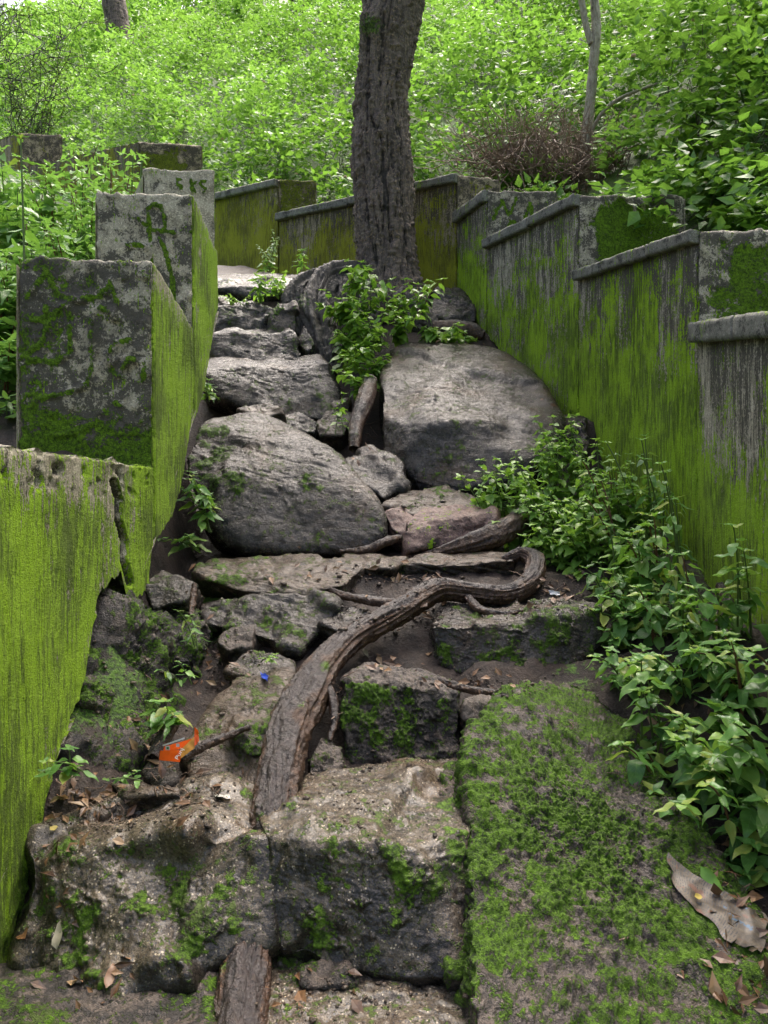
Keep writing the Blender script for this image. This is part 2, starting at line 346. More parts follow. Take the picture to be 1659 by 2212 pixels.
def wall_block(name, parent, A, B, oA, oB, zA, zB, foot, mat, ds=.012, dt=.02, dv=.012, r=.03, lean=0, field=None, rough=1.0, wave=.02):
    """one length of parapet: inner face A->B, outward offsets oA/oB, sloping top, ragged foot"""
    A, B, oA, oB = map(np.array, (A, B, oA, oB))
    L = np.linalg.norm(B - A); T = np.linalg.norm(oA); H = max(zA, zB) - min(foot(0), foot(1))
    ns, nt, nv = (max(2, int(x / 1.5)) for x in (L / ds, T / dt, H / dv))
    def key(i, j, k): return (i * (nt + 1) + j) * (nv + 1) + k
    I, K = np.meshgrid(np.arange(ns), np.arange(nv), indexing='ij'); I, K = I.ravel(), K.ravel(); fs = []; code = []
    fs.append(np.stack([key(I, 0 * I, K), key(I, 0 * I, K + 1), key(I + 1, 0 * I, K + 1), key(I + 1, 0 * I, K)], 1)[:, ::-1])
    J, K = np.meshgrid(np.arange(nt), np.arange(nv), indexing='ij'); J, K = J.ravel(), K.ravel()
    fs.append(np.stack([key(0 * J, J, K), key(0 * J, J + 1, K), key(0 * J, J + 1, K + 1), key(0 * J, J, K + 1)], 1))
    fs.append(np.stack([key(0 * J + ns, J, K), key(0 * J + ns, J + 1, K), key(0 * J + ns, J + 1, K + 1), key(0 * J + ns, J, K + 1)], 1)[:, ::-1])
    I, J = np.meshgrid(np.arange(ns), np.arange(nt), indexing='ij'); I, J = I.ravel(), J.ravel()
    fs.append(np.stack([key(I, J, 0 * I + nv), key(I + 1, J, 0 * I + nv), key(I + 1, J + 1, 0 * I + nv), key(I, J + 1, 0 * I + nv)], 1)[:, ::-1])
    Fa = np.concatenate(fs); uk, inv = np.unique(Fa.ravel(), return_inverse=True); Fa = inv.reshape(Fa.shape)
    k = uk % (nv + 1); j = (uk // (nv + 1)) % (nt + 1); i = uk // ((nv + 1) * (nt + 1))
    q = np.stack([i / ns * L, j / nt * T, k / nv * H], 1); hi = np.array([L, T, H])
    lo_c = np.array([r, r, -9]); hi_c = hi - np.array([r, r, r]); c = np.clip(q, lo_c, hi_c); dlt = q - c
    nn = np.linalg.norm(dlt, axis=1)[:, None]; q = np.where(nn > 1e-9, c + dlt / (nn + 1e-12) * r, q)
    s, t, v = q[:, 0] / L, q[:, 1] / T, q[:, 2] / H
    xy = (A + (B - A) * s[:, None]) + (oA + (oB - oA) * s[:, None]) * t[:, None]
    zt = zA + (zB - zA) * s; zb = np.array([foot(x) for x in np.linspace(0, 1, 200)]); zb = np.interp(s, np.linspace(0, 1, 200), zb)
    p0 = np.stack([xy[:, 0], xy[:, 1], 0 * s], 1)
    zt = zt + wave * fbm(p0 * 5, 3) + wave * .6 * np.minimum(fbm(p0 * 14 + 5, 2), 0)
    zb = zb + (t < .9) * (.05 * fbm(p0 * 7 + 3, 3) + .03 * fbm(p0 * 25, 2))
    V = np.stack([xy[:, 0], xy[:, 1], zb + (zt - zb) * v], 1)
    N = vnorm(V, Fa)
    cen = V.mean(0)
    inner = (j == 0); front = (i == 0) & ~inner; top = (k == nv)
    if np.mean(np.einsum('ij,ij->i', N[inner], -np.repeat(np.array([[*(oA / T), 0]]), inner.sum(), 0))) < 0: Fa = Fa[:, ::-1]; N = -N
    f = {'moss': np.zeros(len(V)), 'clump': np.zeros(len(V)), 'stain': np.full(len(V), .3), 'carve': np.zeros(len(V)), 'streaky': np.where(inner, 1.0, .15)}
    qx, qy = proj(V)
    if field: field(V, qx, qy, inner, front, top, v, s, t, f)
    vs = V * np.array([30, 30, 5])
    d = rough * (.006 * fbm(V * 4, 3) + .0016 * fbm(V * 34, 2) + inner * .0028 * fbm(V * np.array([38, 38, 6.5]), 3))
    d -= rough * .009 * sst(.22, .36, fbm(V * 7 + 31, 4)) * front
    edge = np.sort(np.stack([s * L, (1 - s) * L, t * T, (1 - t) * T, (1 - v) * H], 1), 1)[:, 1]
    d -= .024 * sst(.12, .42, fbm(V * 6 + 11, 4)) * (edge < .06) * (1 - edge / .06)
    cl = np.clip(f['clump'] + .6 * fbm(V * 20, 3), 0, 1.2)
    d += .010 * sst(.42, .75, cl) * (1 + 1.2 * fbm(V * 60, 2)) - .03 * f['carve']
    d += .004 * np.clip(f['moss'], 0, 1) * fbm(V * 70, 2)
    V = V + N * d[:, None]
    # plain outer face and underside, set just inside the displaced shell
    zf0, zf1 = foot(0), foot(1)
    a0 = np.array([*(A + oA), zf0]); a1 = np.array([*(B + oB), zf1]); b0 = np.array([*A, zf0]); b1 = np.array([*B, zf1])
    a2, a3 = a1.copy(), a0.copy(); a2[2] = zB - r; a3[2] = zA - r
    n0 = len(V); V = np.concatenate([V, [a0, a1, a2, a3, b0, b1]]); 
    Fa = np.concatenate([Fa, [[n0, n0 + 1, n0 + 2, n0 + 3], [n0 + 4, n0 + 5, n0 + 1, n0]]])
    at = {kk: np.concatenate([f[kk], np.full(6, .3)]) for kk in ('moss', 'clump', 'stain', 'streaky')}
    return obj(name, mesh_np(name, V - np.array(parent.location), Fa, mat, at), parent)

def coping_piece(parent, A, B, zA, zB, inn, h=.11, proj_=.05, seed=0):
    """a broken length of cement lip along the inner edge of a wall top"""
    A = np.array(A); B = np.array(B); inn = np.array(inn); L = np.linalg.norm(B - A); ns = max(4, int(L / .03)); nt, nv = 4, 7
    s, t, v = np.meshgrid(np.linspace(0, 1, ns + 1), np.linspace(0, 1, nt + 1), np.linspace(0, 1, nv + 1), indexing='ij')
    idx = np.arange(s.size).reshape(s.shape); fs = []
    def g(a): fs.append(np.stack([a[:-1, :-1].ravel(), a[1:, :-1].ravel(), a[1:, 1:].ravel(), a[:-1, 1:].ravel()], 1))
    g(idx[0]); g(idx[-1][::-1]); g(idx[:, 0][::-1]); g(idx[:, -1]); g(idx[:, :, 0]); g(idx[:, :, -1][::-1])
    s, t, v = s.ravel(), t.ravel(), v.ravel()
    xy = A + (B - A) * s[:, None] + inn * ((-.04 + (proj_ + .04) * t))[:, None]
    z = zA + (zB - zA) * s + .006 - h * (1 - v)
    V = np.stack([xy[:, 0], xy[:, 1], z], 1)
    q = V * 9 + seed; amp = np.array([.008, .008, .010])
    V = V + np.stack([fbm(q, 3), fbm(q + 40, 3), fbm(q + 80, 3)], 1) * amp - np.array([0, 0, .016]) * (sst(.1, .5, fbm(V * 6 + seed, 2)))[:, None] * (v > .9)[:, None]
    edge = (t > .9)[:, None] & ((v > .9) | (v < .1))[:, None]; V = np.where(edge, V + np.array([-inn[0] * .01, -inn[1] * .01, 0]), V)
    Fa = np.concatenate(fs); uk, inv = np.unique(Fa.ravel(), return_inverse=True); V = V[uk]; Fa = inv.reshape(Fa.shape)
    z0 = np.zeros(len(V)); top = v[uk] > .9
    return obj('coping', mesh_np('coping', V - np.array(parent.location), Fa, M['coping'], {'moss': np.where(top, .35, .1), 'clump': top * .25, 'stain': z0 + .42, 'streaky': z0 + .3}), parent)

# left parapet -----------------------------------------------------
lw = thing('parapet_wall', 'mossy stepped parapet on the left, with letters scratched into its block faces', 'wall', (-1.2, 3.5, .5))
def lfoot(y0, y1): return lambda s: float(np.interp(y0 + (y1 - y0) * s, LF[:, 0], LF[:, 1]))
def fA(V, qx, qy, inner, front, top, v, s, t, f):
    n = fbm(V * np.array([3, 3, .8]), 3)
    m = .92 + .7 * n - .6 * sst(1180, 1000, qy) * sst(330, 120, qx) - .2 * sst(1350, 1100, qy) * sst(200, 60, qx)
    f['moss'][:] = np.where(inner, m, .3); f['stain'][:] = np.where(inner, .36 + .15 * n, .3)
    f['clump'][:] = np.where(top, .35, -.1) + inner * (.45 * sst(.12, .0, v) + .3 * sst(1500, 1900, qy))
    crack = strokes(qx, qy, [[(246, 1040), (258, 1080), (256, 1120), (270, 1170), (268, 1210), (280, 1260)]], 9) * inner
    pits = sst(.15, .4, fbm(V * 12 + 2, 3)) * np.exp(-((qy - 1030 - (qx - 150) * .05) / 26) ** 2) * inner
    f['carve'][:] = crack * 1.6 + pits * 1.2; f['moss'] -= pits * .9 + crack * .8; f['stain'] += pits * .3 + crack * .6  # crack and pits are coloured darker too, shade painted into the recesses
def fBlockL(lines, w, dens, bottom, stain=.3, sw=.48):
    def fn(V, qx, qy, inner, front, top, v, s, t, f):
        n = fbm(V * 4, 3); f['moss'][:] = np.where(inner, .98 + .45 * n - .6 * sst(.80, 1.0, v), np.where(front, .10 + .12 * n, .25))
        st = strokes(qx + 3 * fbm(V * 22, 2), qy + 3 * fbm(V * 22 + 9, 2), lines, w) * front if lines else 0 * s
        f['clump'][:] = np.where(front, dens + .3 * n + .5 * bottom(qx, qy), np.where(top, .3, -.1)) + st * (sw + .35 * fbm(V * 14 + 3, 2)) + front * .35 * fbm(V * 8 + 6, 4)
        f['stain'][:] = np.where(front, stain + .2 * n + .25 * bottom(qx, qy), .3); f['carve'][:] = st * .6
    return fn
L1 = [[(60, 640), (100, 585), (125, 640), (170, 650), (215, 640), (240, 615)], [(238, 610), (252, 650), (250, 690)], [(70, 690), (105, 690), (130, 670), (150, 655), (152, 760), (120, 785), (60, 775)],
      [(98, 665), (110, 690), (90, 740), (50, 770)], [(195, 690), (200, 780), (190, 830), (140, 850), (90, 860)], [(280, 735), (250, 740), (235, 770), (240, 800), (265, 815)], [(265, 800), (280, 775), (312, 785), (310, 820)], [(218, 665), (250, 680)], [(300, 595), (306, 585), (315, 600)], [(250, 870), (262, 875)], [(120, 940), (175, 930), (200, 915)]]
L2 = [[(330, 565), (323, 500), (322, 450), (330, 442), (350, 446), (355, 470), (357, 497)], [(328, 497), (350, 500), (375, 503)], [(345, 515), (360, 550), (372, 600), (374, 640)], [(300, 475), (320, 492)], [(275, 530), (300, 530), (312, 535)], [(420, 480), (415, 500)]]
L3 = [[(393, 388), (382, 388), (381, 396), (392, 403), (391, 409)], [(413, 388), (415, 415)], [(424, 393), (414, 401), (422, 415)], [(446, 393), (437, 392), (432, 397), (436, 404), (444, 407), (440, 415)]]
b1 = lambda qx, qy: sst(860, 990, qy) + .4 * sst(260, 60, qx)
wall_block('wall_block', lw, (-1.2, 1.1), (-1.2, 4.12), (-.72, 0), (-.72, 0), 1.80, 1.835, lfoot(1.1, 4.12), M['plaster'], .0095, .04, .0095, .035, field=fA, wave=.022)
wall_block('wall_block', lw, (-1.2, 4.1), (-1.2, 4.98), (-.715, 0), (-.66, 0), 2.93, 2.76, lfoot(4.1, 4.98), M['plaster'], .012, .007, .007, .04, field=fBlockL(L1, 8, .22, b1, .58, .36), wave=.032)
wall_block('wall_block', lw, (-1.2, 4.96), (-1.2, 5.72), (-.62, 0), (-.56, 0), 3.62, 3.46, lfoot(4.96, 5.72), M['plaster'], .014, .008, .008, .035, field=fBlockL(L2, 7, .10, lambda a, b: .35 * sst(340, 420, a) * sst(480, 600, b), .46, .62), wave=.03)
wall_block('wall_block', lw, (-1.215, 5.7), (-1.62, 6.5), (-.53, 0), (-.53, 0), 4.09, 4.02, lfoot(5.7, 6.5), M['plaster'], .03, .009, .009, .03, field=fBlockL(L3, 4.5, .05, lambda a, b: 0 * a, .34, .7), wave=.015)

# right and rear parapet -------------------------------------------
rw = thing('parapet_wall', 'long mossy parapet climbing the right side and curving behind the tree trunk', 'wall', (1.8, 4.6, .9))
def rfoot(y0, y1, off=0): return lambda s: float(np.interp(y0 + (y1 - y0) * s, RF[:, 0], RF[:, 1])) - off
def fR(dens, patch=None, lines=None, w=6, olive=False, mo=.0):
    def fn(V, qx, qy, inner, front, top, v, s, t, f):
        n = fbm(V * np.array([2.2, 2.2, .6]), 3)
        m = .38 + mo + .7 * n + .42 * sst(.75, .3, v) - .25 * sst(.75, 1, v)
        m += .55 * np.exp(-((qx - 1380) / 150) ** 2 - ((qy - 1020) / 190) ** 2) + .35 * np.exp(-((qx - 1560) / 90) ** 2 - ((qy - 1180) / 120) ** 2) - .3 * np.exp(-((qx - 1600) / 60) ** 2 - ((qy - 900) / 160) ** 2)
        f['moss'][:] = np.where(inner, m, .12); f['stain'][:] = np.where(inner, .54 + .25 * n + .12 * sst(.5, 1, v), .58)
        f['clump'][:] = np.where(front, dens + .25 * n, np.where(top, .4, -.15)) + inner * .6 * sst(.1, .02, v)
        if patch is not None: f['clump'][:] = np.where(front, patch(qx + 45 * fbm(V * 6 + 4, 3), qy + 45 * fbm(V * 6 + 14, 3)) + .5 * n + .25 * fbm(V * 9, 2), f['clump'])
        if lines:
            st = strokes(qx + 3 * fbm(V * 18, 2), qy + 3 * fbm(V * 18 + 9, 2), lines, w) * front
            f['clump'] += st * (.8 + .3 * fbm(V * 14, 2)); f['carve'][:] = st * .1
    return fn
def box(x0, x1, y0, y1, e): return lambda qx, qy: -.02 + .74 * sst(x0 - e, x0 + e, qx) * sst(x1 + e, x1 - e, qx) * sst(y0 - e, y0 + e, qy) * sst(y1 + e, y1 - e, qy)
LN = [[(1066, 474), (1075, 452), (1085, 434), (1093, 452), (1100, 463), (1108, 450), (1115, 428)], [(1113, 480), (1104, 478), (1098, 488), (1102, 500), (1112, 503)], [(1128, 505), (1124, 490), (1132, 482), (1140, 484)], [(1144, 492), (1130, 492)],
      [(1135, 470), (1142, 450), (1146, 438), (1150, 456), (1150, 472)], [(1158, 476), (1170, 470), (1168, 458), (1178, 462)], [(1118, 492), (1124, 500)]]
LR4 = [[(1040, 420), (1036, 445)], [(1062, 405), (1050, 402)]]
pl, pb = M['plaster'], M['plaster_back']; RB = []
RB.append(wall_block('wall_block', rw, (1.64, 1.2), (1.83, 4.62), (.8, 0), (.8, 0), 2.06, 2.70, rfoot(1.2, 4.62, .12), pl, .014, .05, .012, .03, field=fR(.4), wave=.012))
RB.append(wall_block('wall_block', rw, (1.83, 4.6), (1.58, 6.42), (.8, 0), (.86, 0), 3.25, 3.555, rfoot(4.6, 6.42, .1), pl, .012, .010, .012, .03, field=fR(.5, box(1545, 1800, 515, 720, 34)), wave=.02))
RB.append(wall_block('wall_block', rw, (1.58, 6.4), (1.04, 8.02), (.87, 0), (.72, 0), 4.18, 4.36, rfoot(6.4, 8.02, .05), pl, .014, .010, .014, .03, field=fR(.6, box(1275, 1470, 438, 620, 26)), wave=.03))
RB.append(wall_block('wall_block', rw, (1.045, 8.0), (.80, 8.72), (.72, 0), (.6, 0), 4.87, 4.90, rfoot(8.0, 8.72, .05), pl, .02, .012, .016, .03, field=fR(.08, None, LN, 5), wave=.02))
RB.append(wall_block('wall_block', rw, (.805, 8.7), (-1.42, 10.52), (.5, .12), (.5, .4), 5.33, 5.57, rfoot(8.7, 10.5, .1), pb, .022, .014, .018, .03, field=fR(.1, None, LR4, 4, mo=.0), wave=.02))
RB.append(wall_block('wall_block', rw, (-1.42, 10.5), (-4.05, 13.02), (.52, .0), (.5, .4), 6.03, 6.55, lambda s: 4.5 + s * 1.1, pb, .03, .03, .022, .03, field=fR(.6, mo=.25), wave=.02))
RB.append(wall_block('wall_block', rw, (-4.05, 13.0), (-7.43, 16.02), (1.03, .1), (.6, .3), 7.72, 8.6, lambda s: 5.5 + s * 1.5, pb, .05, .03, .03, .04, field=fR(.5, box(290, 395, 318, 420, 12), mo=.2), wave=.03))
RB.append(wall_block('wall_block', rw, (-7.43, 16.0), (-10.5, 18.6), (.85, .1), (.6, .3), 9.32, 9.9, lambda s: 7.0 + s * 1.5, pb, .06, .04, .04, .04, field=fR(.25, mo=.2), wave=.03))
BI = iter(RB)
def copings(A, B, zA, zB, cuts, inn, h=.11, pr=.05):
    A, B = np.array(A), np.array(B); cs = [0] + cuts + [1]; blk = next(BI)
    for i in range(len(cs) - 1):
        g = .006 / np.linalg.norm(B - A); a, b = cs[i] + (g if i else 0), cs[i + 1] - (g if i < len(cs) - 2 else 0)
        coping_piece(rw, A + (B - A) * a, A + (B - A) * b, zA + (zB - zA) * a - .006 * (i % 2), zA + (zB - zA) * b, inn, h, pr, i * 7.7 + zA).parent = blk
copings((1.64, 1.2), (1.83, 4.59), 2.06, 2.70, [.55, .8], (-1, 0.05), .12, .06)
copings((1.83, 4.6), (1.58, 6.39), 3.25, 3.555, [.30, .39, .7], (-1, -.12), .085, .055)
copings((1.58, 6.4), (1.04, 7.99), 4.18, 4.36, [.45], (-.96, -.3), .095, .055)
copings((1.045, 8.0), (.80, 8.69), 4.87, 4.90, [], (-.96, -.3), .12, .05)
copings((.805, 8.7), (-1.42, 10.49), 5.33, 5.57, [.55, .75], (-.62, -.78), .10, .05)
copings((-1.42, 10.5), (-4.05, 12.98), 6.03, 6.55, [.3], (-.68, -.73), .10, .06)

# ------------------------------------------------------------------ rocks
_ico = {}
def ico(k):
    if k not in _ico:
        bm = bmesh.new(); bmesh.ops.create_icosphere(bm, subdivisions=k, radius=1)
        _ico[k] = (np.array([v.co[:] for v in bm.verts]), np.array([[v.index for v in f.verts] for f in bm.faces])); bm.free()
    return _ico[k]
def hull_planes(pts):
    bm = bmesh.new()
    for p in pts: bm.verts.new(p)
    bmesh.ops.convex_hull(bm, input=bm.verts[:]); bm.normal_update()
    pl = {}
    c = np.mean(pts, 0)
    for f in bm.faces:
        n = np.array(f.normal[:]); h = float(np.dot(n, np.array(f.verts[0].co[:]) - c))
        if h < 0: n, h = -n, -h
        if f.calc_area() > 1e-7: pl[tuple(np.round(n, 2))] = (n, max(h, 1e-3))
    bm.free(); return c, np.array([v[0] for v in pl.values()]), np.array([v[1] for v in pl.values()])
def rock(name, label, pts, th=.4, k=6, mat='rock', p=14, amp=1.0, strata=.5, moss=.30, clump=0, blobs=(), stain=.3, drop=.1, extra=(), cat='rock', rough=1.0, group=None, tops=0, facet=1.0, crusty=0, fstain=0):
    """pts: visible corners (px, py, depth); th: how far it runs back into the slope"""
    w = np.array([P(*q) for q in pts]); back = w.copy(); back[:, 1] += th; back[:, 2] -= drop
    low = w.copy(); low[:, 2] -= .12; low[:, 1] += th * .5
    allp = np.concatenate([w, back, low] + ([np.array([P(*q) for q in extra])] if len(extra) else []))
    c, N, h = hull_planes(allp); base, Fa = ico(k)
    he = (allp.max(0) - allp.min(0)) / 2; size = float(np.cbrt(np.prod(he))) * 2
    D = base * he; D /= np.linalg.norm(D, axis=1)[:, None]
    q = np.clip(D @ N.T, 0, None) / h; r = 1 / np.power(np.power(q, 2.6 * p).sum(1), 1 / (2.6 * p)) * 1.02
    V = c + D * r[:, None]; nv = vnorm(V, Fa)
    s = max(size, .12); o = np.array([c[0] * 3.1, c[1] * 1.7, c[2] * 2.3])
    d = amp * s * (.05 * fbm(V / s * 1.6 + o, 3) + .022 * fbm(V / s * 5 + o, 4))
    nc = 26; rr = np.random.default_rng(int(abs(c[0] * 1000 + c[2] * 777)) + 3)
    cc = V[rr.integers(0, len(V), nc)]; gg = rr.normal(size=(nc, 3)) * .30; ro = rr.normal(size=nc) * .035 * s
    Vw = V + .10 * s * np.stack([fbm(V / s * 4 + o, 2), fbm(V / s * 4 + o + 20, 2), fbm(V / s * 4 + o + 40, 2)], 1)
    d2 = ((Vw[:, None, :] - cc[None]) ** 2).sum(2); wt = np.exp(-(d2 - d2.min(1)[:, None]) / (.012 * s * s)); wt /= wt.sum(1)[:, None]
    d += amp * facet * (wt * (ro + np.einsum('nij,ij->ni', Vw[:, None, :] - cc[None], gg) * .45)).sum(1)
    f_ = V @ np.array([[.85, .1, .25], [.0, 1, .2], [-.3, -.2, .93]]); fs = f_ * np.array([2.2, 3, 15])
    d -= strata * .008 * np.clip(sst(.72, .95, ridge(fs * .8 + o, 2)), 0, 1) * min(1, s / .4)
    d += strata * .0025 * fbm(fs * 1.8 + o, 3)
    d -= .014 * amp * sst(.80, .97, ridge(V * 3.1 + o, 2)) * min(1, s / .4)
    d += rough * (.0065 * fbm(V * 20, 4) + .003 * fbm(V * 75, 2))
    qx, qy = proj(V); cl = clump + .34 * fbm(V * 3.3 + 5, 3) + .22 * fbm(V * 8 + 15, 2); mo = moss + .3 * fbm(V * 3 + 8, 3)
    wx, wy = 230 * fbm(V * 3.5 + 3, 4), 230 * fbm(V * 3.5 + 33, 4); rag = .62 + .75 * fbm(V * 9 + 2, 4)
    for bx, by, br, bs in blobs: cl = np.maximum(cl, 1.25 * rag * bs * np.exp(-((qx + wx - bx) ** 2 + (qy + wy - by) ** 2) / (4.5 * br * br)))
    cl = np.where(nv[:, 2] < -.35, cl - .4, cl)
    if tops: cl = cl + tops * np.where(nv[:, 2] > .6, -1.0, 0)
    d += .002 * rough * fbm(V * 120, 1) + crusty * (.016 * fbm(V * 17, 3) + .011 * np.abs(fbm(V * 42, 2)))
    d += .013 * sst(.42, .7, cl + .5 * fbm(V * 19, 3)) * (1 + 1.3 * fbm(V * 55, 2))
    V = V + nv * d[:, None]
    st = stain + .22 * fbm(V * 4 + 3, 3) + .18 * np.clip(-nv[:, 2], 0, 1) + (fstain + .22) * np.clip(1 - 1.6 * nv[:, 2], 0, 1)  # riser algae, plus painted shade: steep sides and undersides coloured darker
    loc = np.array([c[0], c[1], V[:, 2].min()])
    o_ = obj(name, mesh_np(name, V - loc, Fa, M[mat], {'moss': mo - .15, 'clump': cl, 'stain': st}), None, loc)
    return tag(o_, label, cat, group)

R = rock
# lowest step, split by a crack
R('stone_step', 'left half of the lowest broad step, split off by a vertical crack', [(60, 1850, 2.56), (110, 1832, 2.58), (300, 1812, 2.56), (592, 1800, 2.56), (592, 2040, 2.42), (440, 2070, 2.38), (250, 2150, 2.29), (40, 2080, 2.4), (640, 1690, 3.02), (100, 1735, 2.85), (150, 2230, 2.3)],
  .35, 7, 'concrete', 22, .9, .2, clump=.24, blobs=[(150, 1960, 70, .75), (330, 1880, 50, .6), (430, 1970, 60, .85), (210, 2060, 50, .75), (560, 1780, 40, .6), (500, 1890, 50, .6)], stain=.3, cat='step', rough=.8, facet=1.5, crusty=.12, fstain=.5)
R('stone_step', 'right half of the lowest broad step, with an eroded hollow below its edge', [(578, 1802, 2.56), (700, 1832, 2.5), (900, 1825, 2.5), (1020, 1785, 2.62), (578, 2040, 2.42), (760, 2110, 2.34), (1020, 2110, 2.33), (1020, 1640, 3.36), (690, 1650, 3.32), (540, 1700, 3.0)],
  .2, 7, 'concrete', 22, .9, .2, clump=.2, blobs=[(930, 1900, 60, .9), (720, 1910, 80, .65), (800, 1990, 70, .5), (970, 1790, 50, .7), (660, 1750, 30, .5)], stain=.3, cat='step', rough=.8, facet=.7, crusty=.12, fstain=.5)
R('stone_slab', 'flat gravelly slab at the very bottom below the lowest step', [(470, 2055, 2.52), (900, 2060, 2.52), (1030, 2090, 2.46), (1030, 2330, 1.95), (430, 2330, 1.95), (440, 2090, 2.46)],
  .1, 7, 'concrete', 22, .35, .2, clump=.3, blobs=[(640, 2090, 60, .7), (960, 2080, 60, .6)], cat='slab', stain=.3, crusty=.6)
R('stone_slab', 'dark mossy slab at the bottom left corner under the bright green wall', [(-30, 2070, 2.42), (240, 2120, 2.36), (470, 2090, 2.4), (470, 2330, 1.95), (-60, 2330, 1.95)],
  .1, 6, 'crust', 14, .8, .2, clump=.42, cat='slab', stain=.55, crusty=.7)
R('mossy_boulder', 'large sloping moss-covered slab filling the lower right beside the steps', [(1085, 1505, 3.42), (1240, 1455, 3.62), (1365, 1550, 3.38), (1500, 1800, 2.82), (1645, 2050, 2.42), (1680, 2330, 2.02), (1022, 2330, 1.9), (1018, 2000, 2.3), (1012, 1800, 2.6), (1010, 1585, 3.1)],
  .15, 8, 'crust', 16, .55, .6, clump=.52, blobs=[(1030, 1850, 60, 1.0), (1120, 1750, 140, .85), (1060, 1560, 80, .85), (1500, 2000, 200, .8)], stain=.36, cat='boulder', rough=2.0, drop=.4, crusty=1.4)
R('rock', 'rounded knob of rock bulging from the front of the lowest left step', [(395, 1960, 2.44), (415, 1895, 2.5), (455, 1878, 2.5), (490, 1920, 2.47), (480, 1980, 2.42), (420, 1990, 2.41)], .2, 6, 'concrete', 8, 1.2, .3, clump=.3, stain=.5, crusty=.4)
R('rock', 'flat broken stone at the foot of the lowest right step', [(620, 2085, 2.4), (700, 2070, 2.42), (790, 2085, 2.38), (770, 2130, 2.3), (650, 2130, 2.3)], .12, 5, 'crust', 9, 1.2, .3, clump=.35, stain=.4, crusty=.5)
R('rock', 'small mossy lump wedged between the lowest right step and the mossy slab', [(965, 2075, 2.36), (1000, 2040, 2.38), (1030, 2060, 2.36), (1020, 2110, 2.3), (975, 2110, 2.3)], .12, 5, 'crust', 9, 1.2, .3, clump=.55, stain=.4, crusty=.5)
R('rock', 'mossy crumbling stone filling the corner between tread and mossy slab', [(950, 1700, 3.0), (975, 1660, 3.1), (1015, 1660, 3.1), (1015, 1740, 2.9), (965, 1745, 2.88)], .15, 5, 'crust', 9, 1.2, .3, clump=.5, crusty=.6)
# second step
R('stone_step', 'square-fronted mossy step stone right of the lower end of the root', [(738, 1470, 3.4), (800, 1432, 3.55), (930, 1452, 3.5), (998, 1495, 3.36), (995, 1625, 3.3), (990, 1690, 3.26), (900, 1700, 3.24), (770, 1690, 3.26), (735, 1560, 3.35)],
  .4, 7, 'crust', 14, .7, .3, clump=.30, blobs=[(850, 1520, 90, .75), (760, 1560, 40, .8)], tops=.5, stain=.35, cat='step', rough=1.8, crusty=.8, fstain=.3)
R('rock', 'small pitted stone wedged between the square step and the mossy slab', [(1003, 1510, 3.3), (1040, 1500, 3.4), (1072, 1512, 3.38), (1040, 1560, 3.3), (1004, 1590, 3.25)], .2, 5, 'crust', 12, .9, .3, clump=.15, rough=1.5)
R('rock', 'narrow upright stone close to the right side of the root foot', [(690, 1595, 3.2), (715, 1590, 3.25), (735, 1640, 3.2), (735, 1700, 3.1), (665, 1690, 3.08), (668, 1640, 3.12)], .18, 6, 'crust', 10, .8, .3, clump=.3, blobs=[(680, 1640, 30, .8)], rough=1.5)
R('rock', 'slanting brown rock left of the root with a mossy lower flank', [(395, 1640, 3.12), (440, 1535, 3.4), (505, 1462, 3.55), (585, 1455, 3.55), (640, 1440, 3.6), (610, 1560, 3.2), (590, 1650, 3.1), (540, 1710, 2.98), (430, 1700, 3.0)],
  .3, 6, 'rock_warm', 12, .7, .5, clump=.18, blobs=[(470, 1560, 50, .55), (540, 1590, 40, .7)], stain=.25)
R('rock', 'knobbly mossy stone jutting out against the left side of the root', [(505, 1590, 3.1), (540, 1560, 3.15), (590, 1560, 3.15), (600, 1620, 3.05), (540, 1640, 3.05)], .2, 5, 'crust', 10, 1, .2, clump=.5, rough=1.6)
R('rock', 'flat wedge of grey rock just above the slanting brown rock', [(488, 1450, 3.6), (540, 1402, 3.8), (630, 1430, 3.7), (640, 1452, 3.62), (560, 1470, 3.55)], .25, 6, 'rock', 14, .6, .6, clump=.2, blobs=[(560, 1445, 40, .6)])
# third step and ledge
R('stone_step', 'wide step block under the bend of the root, mossy along its front', [(925, 1350, 3.9), (1050, 1346, 3.84), (1180, 1345, 3.84), (1312, 1318, 3.92), (1285, 1400, 3.85), (1200, 1452, 3.78), (1090, 1475, 3.74), (930, 1440, 3.85), (960, 1298, 4.28), (1280, 1296, 4.3)],
  .3, 7, 'rock', 16, .6, .8, clump=.14, blobs=[(1180, 1385, 90, .62), (1060, 1440, 90, .6), (980, 1340, 30, .55), (1260, 1400, 40, .7)], stain=.22, cat='step')
R('stone_slab', 'layered flat ledge stone running left below the big left boulder', [(425, 1240, 4.35), (520, 1276, 4.2), (640, 1282, 4.18), (745, 1262, 4.25), (790, 1215, 4.6), (700, 1194, 4.95), (450, 1205, 4.8)],
  .2, 6, 'rock_warm', 16, .5, 1.2, clump=.16, blobs=[(440, 1260, 40, .8), (600, 1200, 60, .55)], cat='slab', drop=.15)
R('stone_slab', 'thin ledge stone in the middle, left of where the root bends', [(760, 1225, 4.5), (850, 1228, 4.5), (880, 1205, 4.7), (800, 1192, 4.85), (740, 1200, 4.8)], .2, 6, 'rock_warm', 14, .5, 1.2, clump=.12, cat='slab')
R('stone_slab', 'long thin ledge stone below the reddish block, ending at the root', [(862, 1218, 4.55), (1000, 1222, 4.5), (1115, 1208, 4.55), (1110, 1192, 4.75), (900, 1200, 4.75)], .15, 6, 'rock_warm', 14, .5, 1.4, clump=.08, cat='slab')
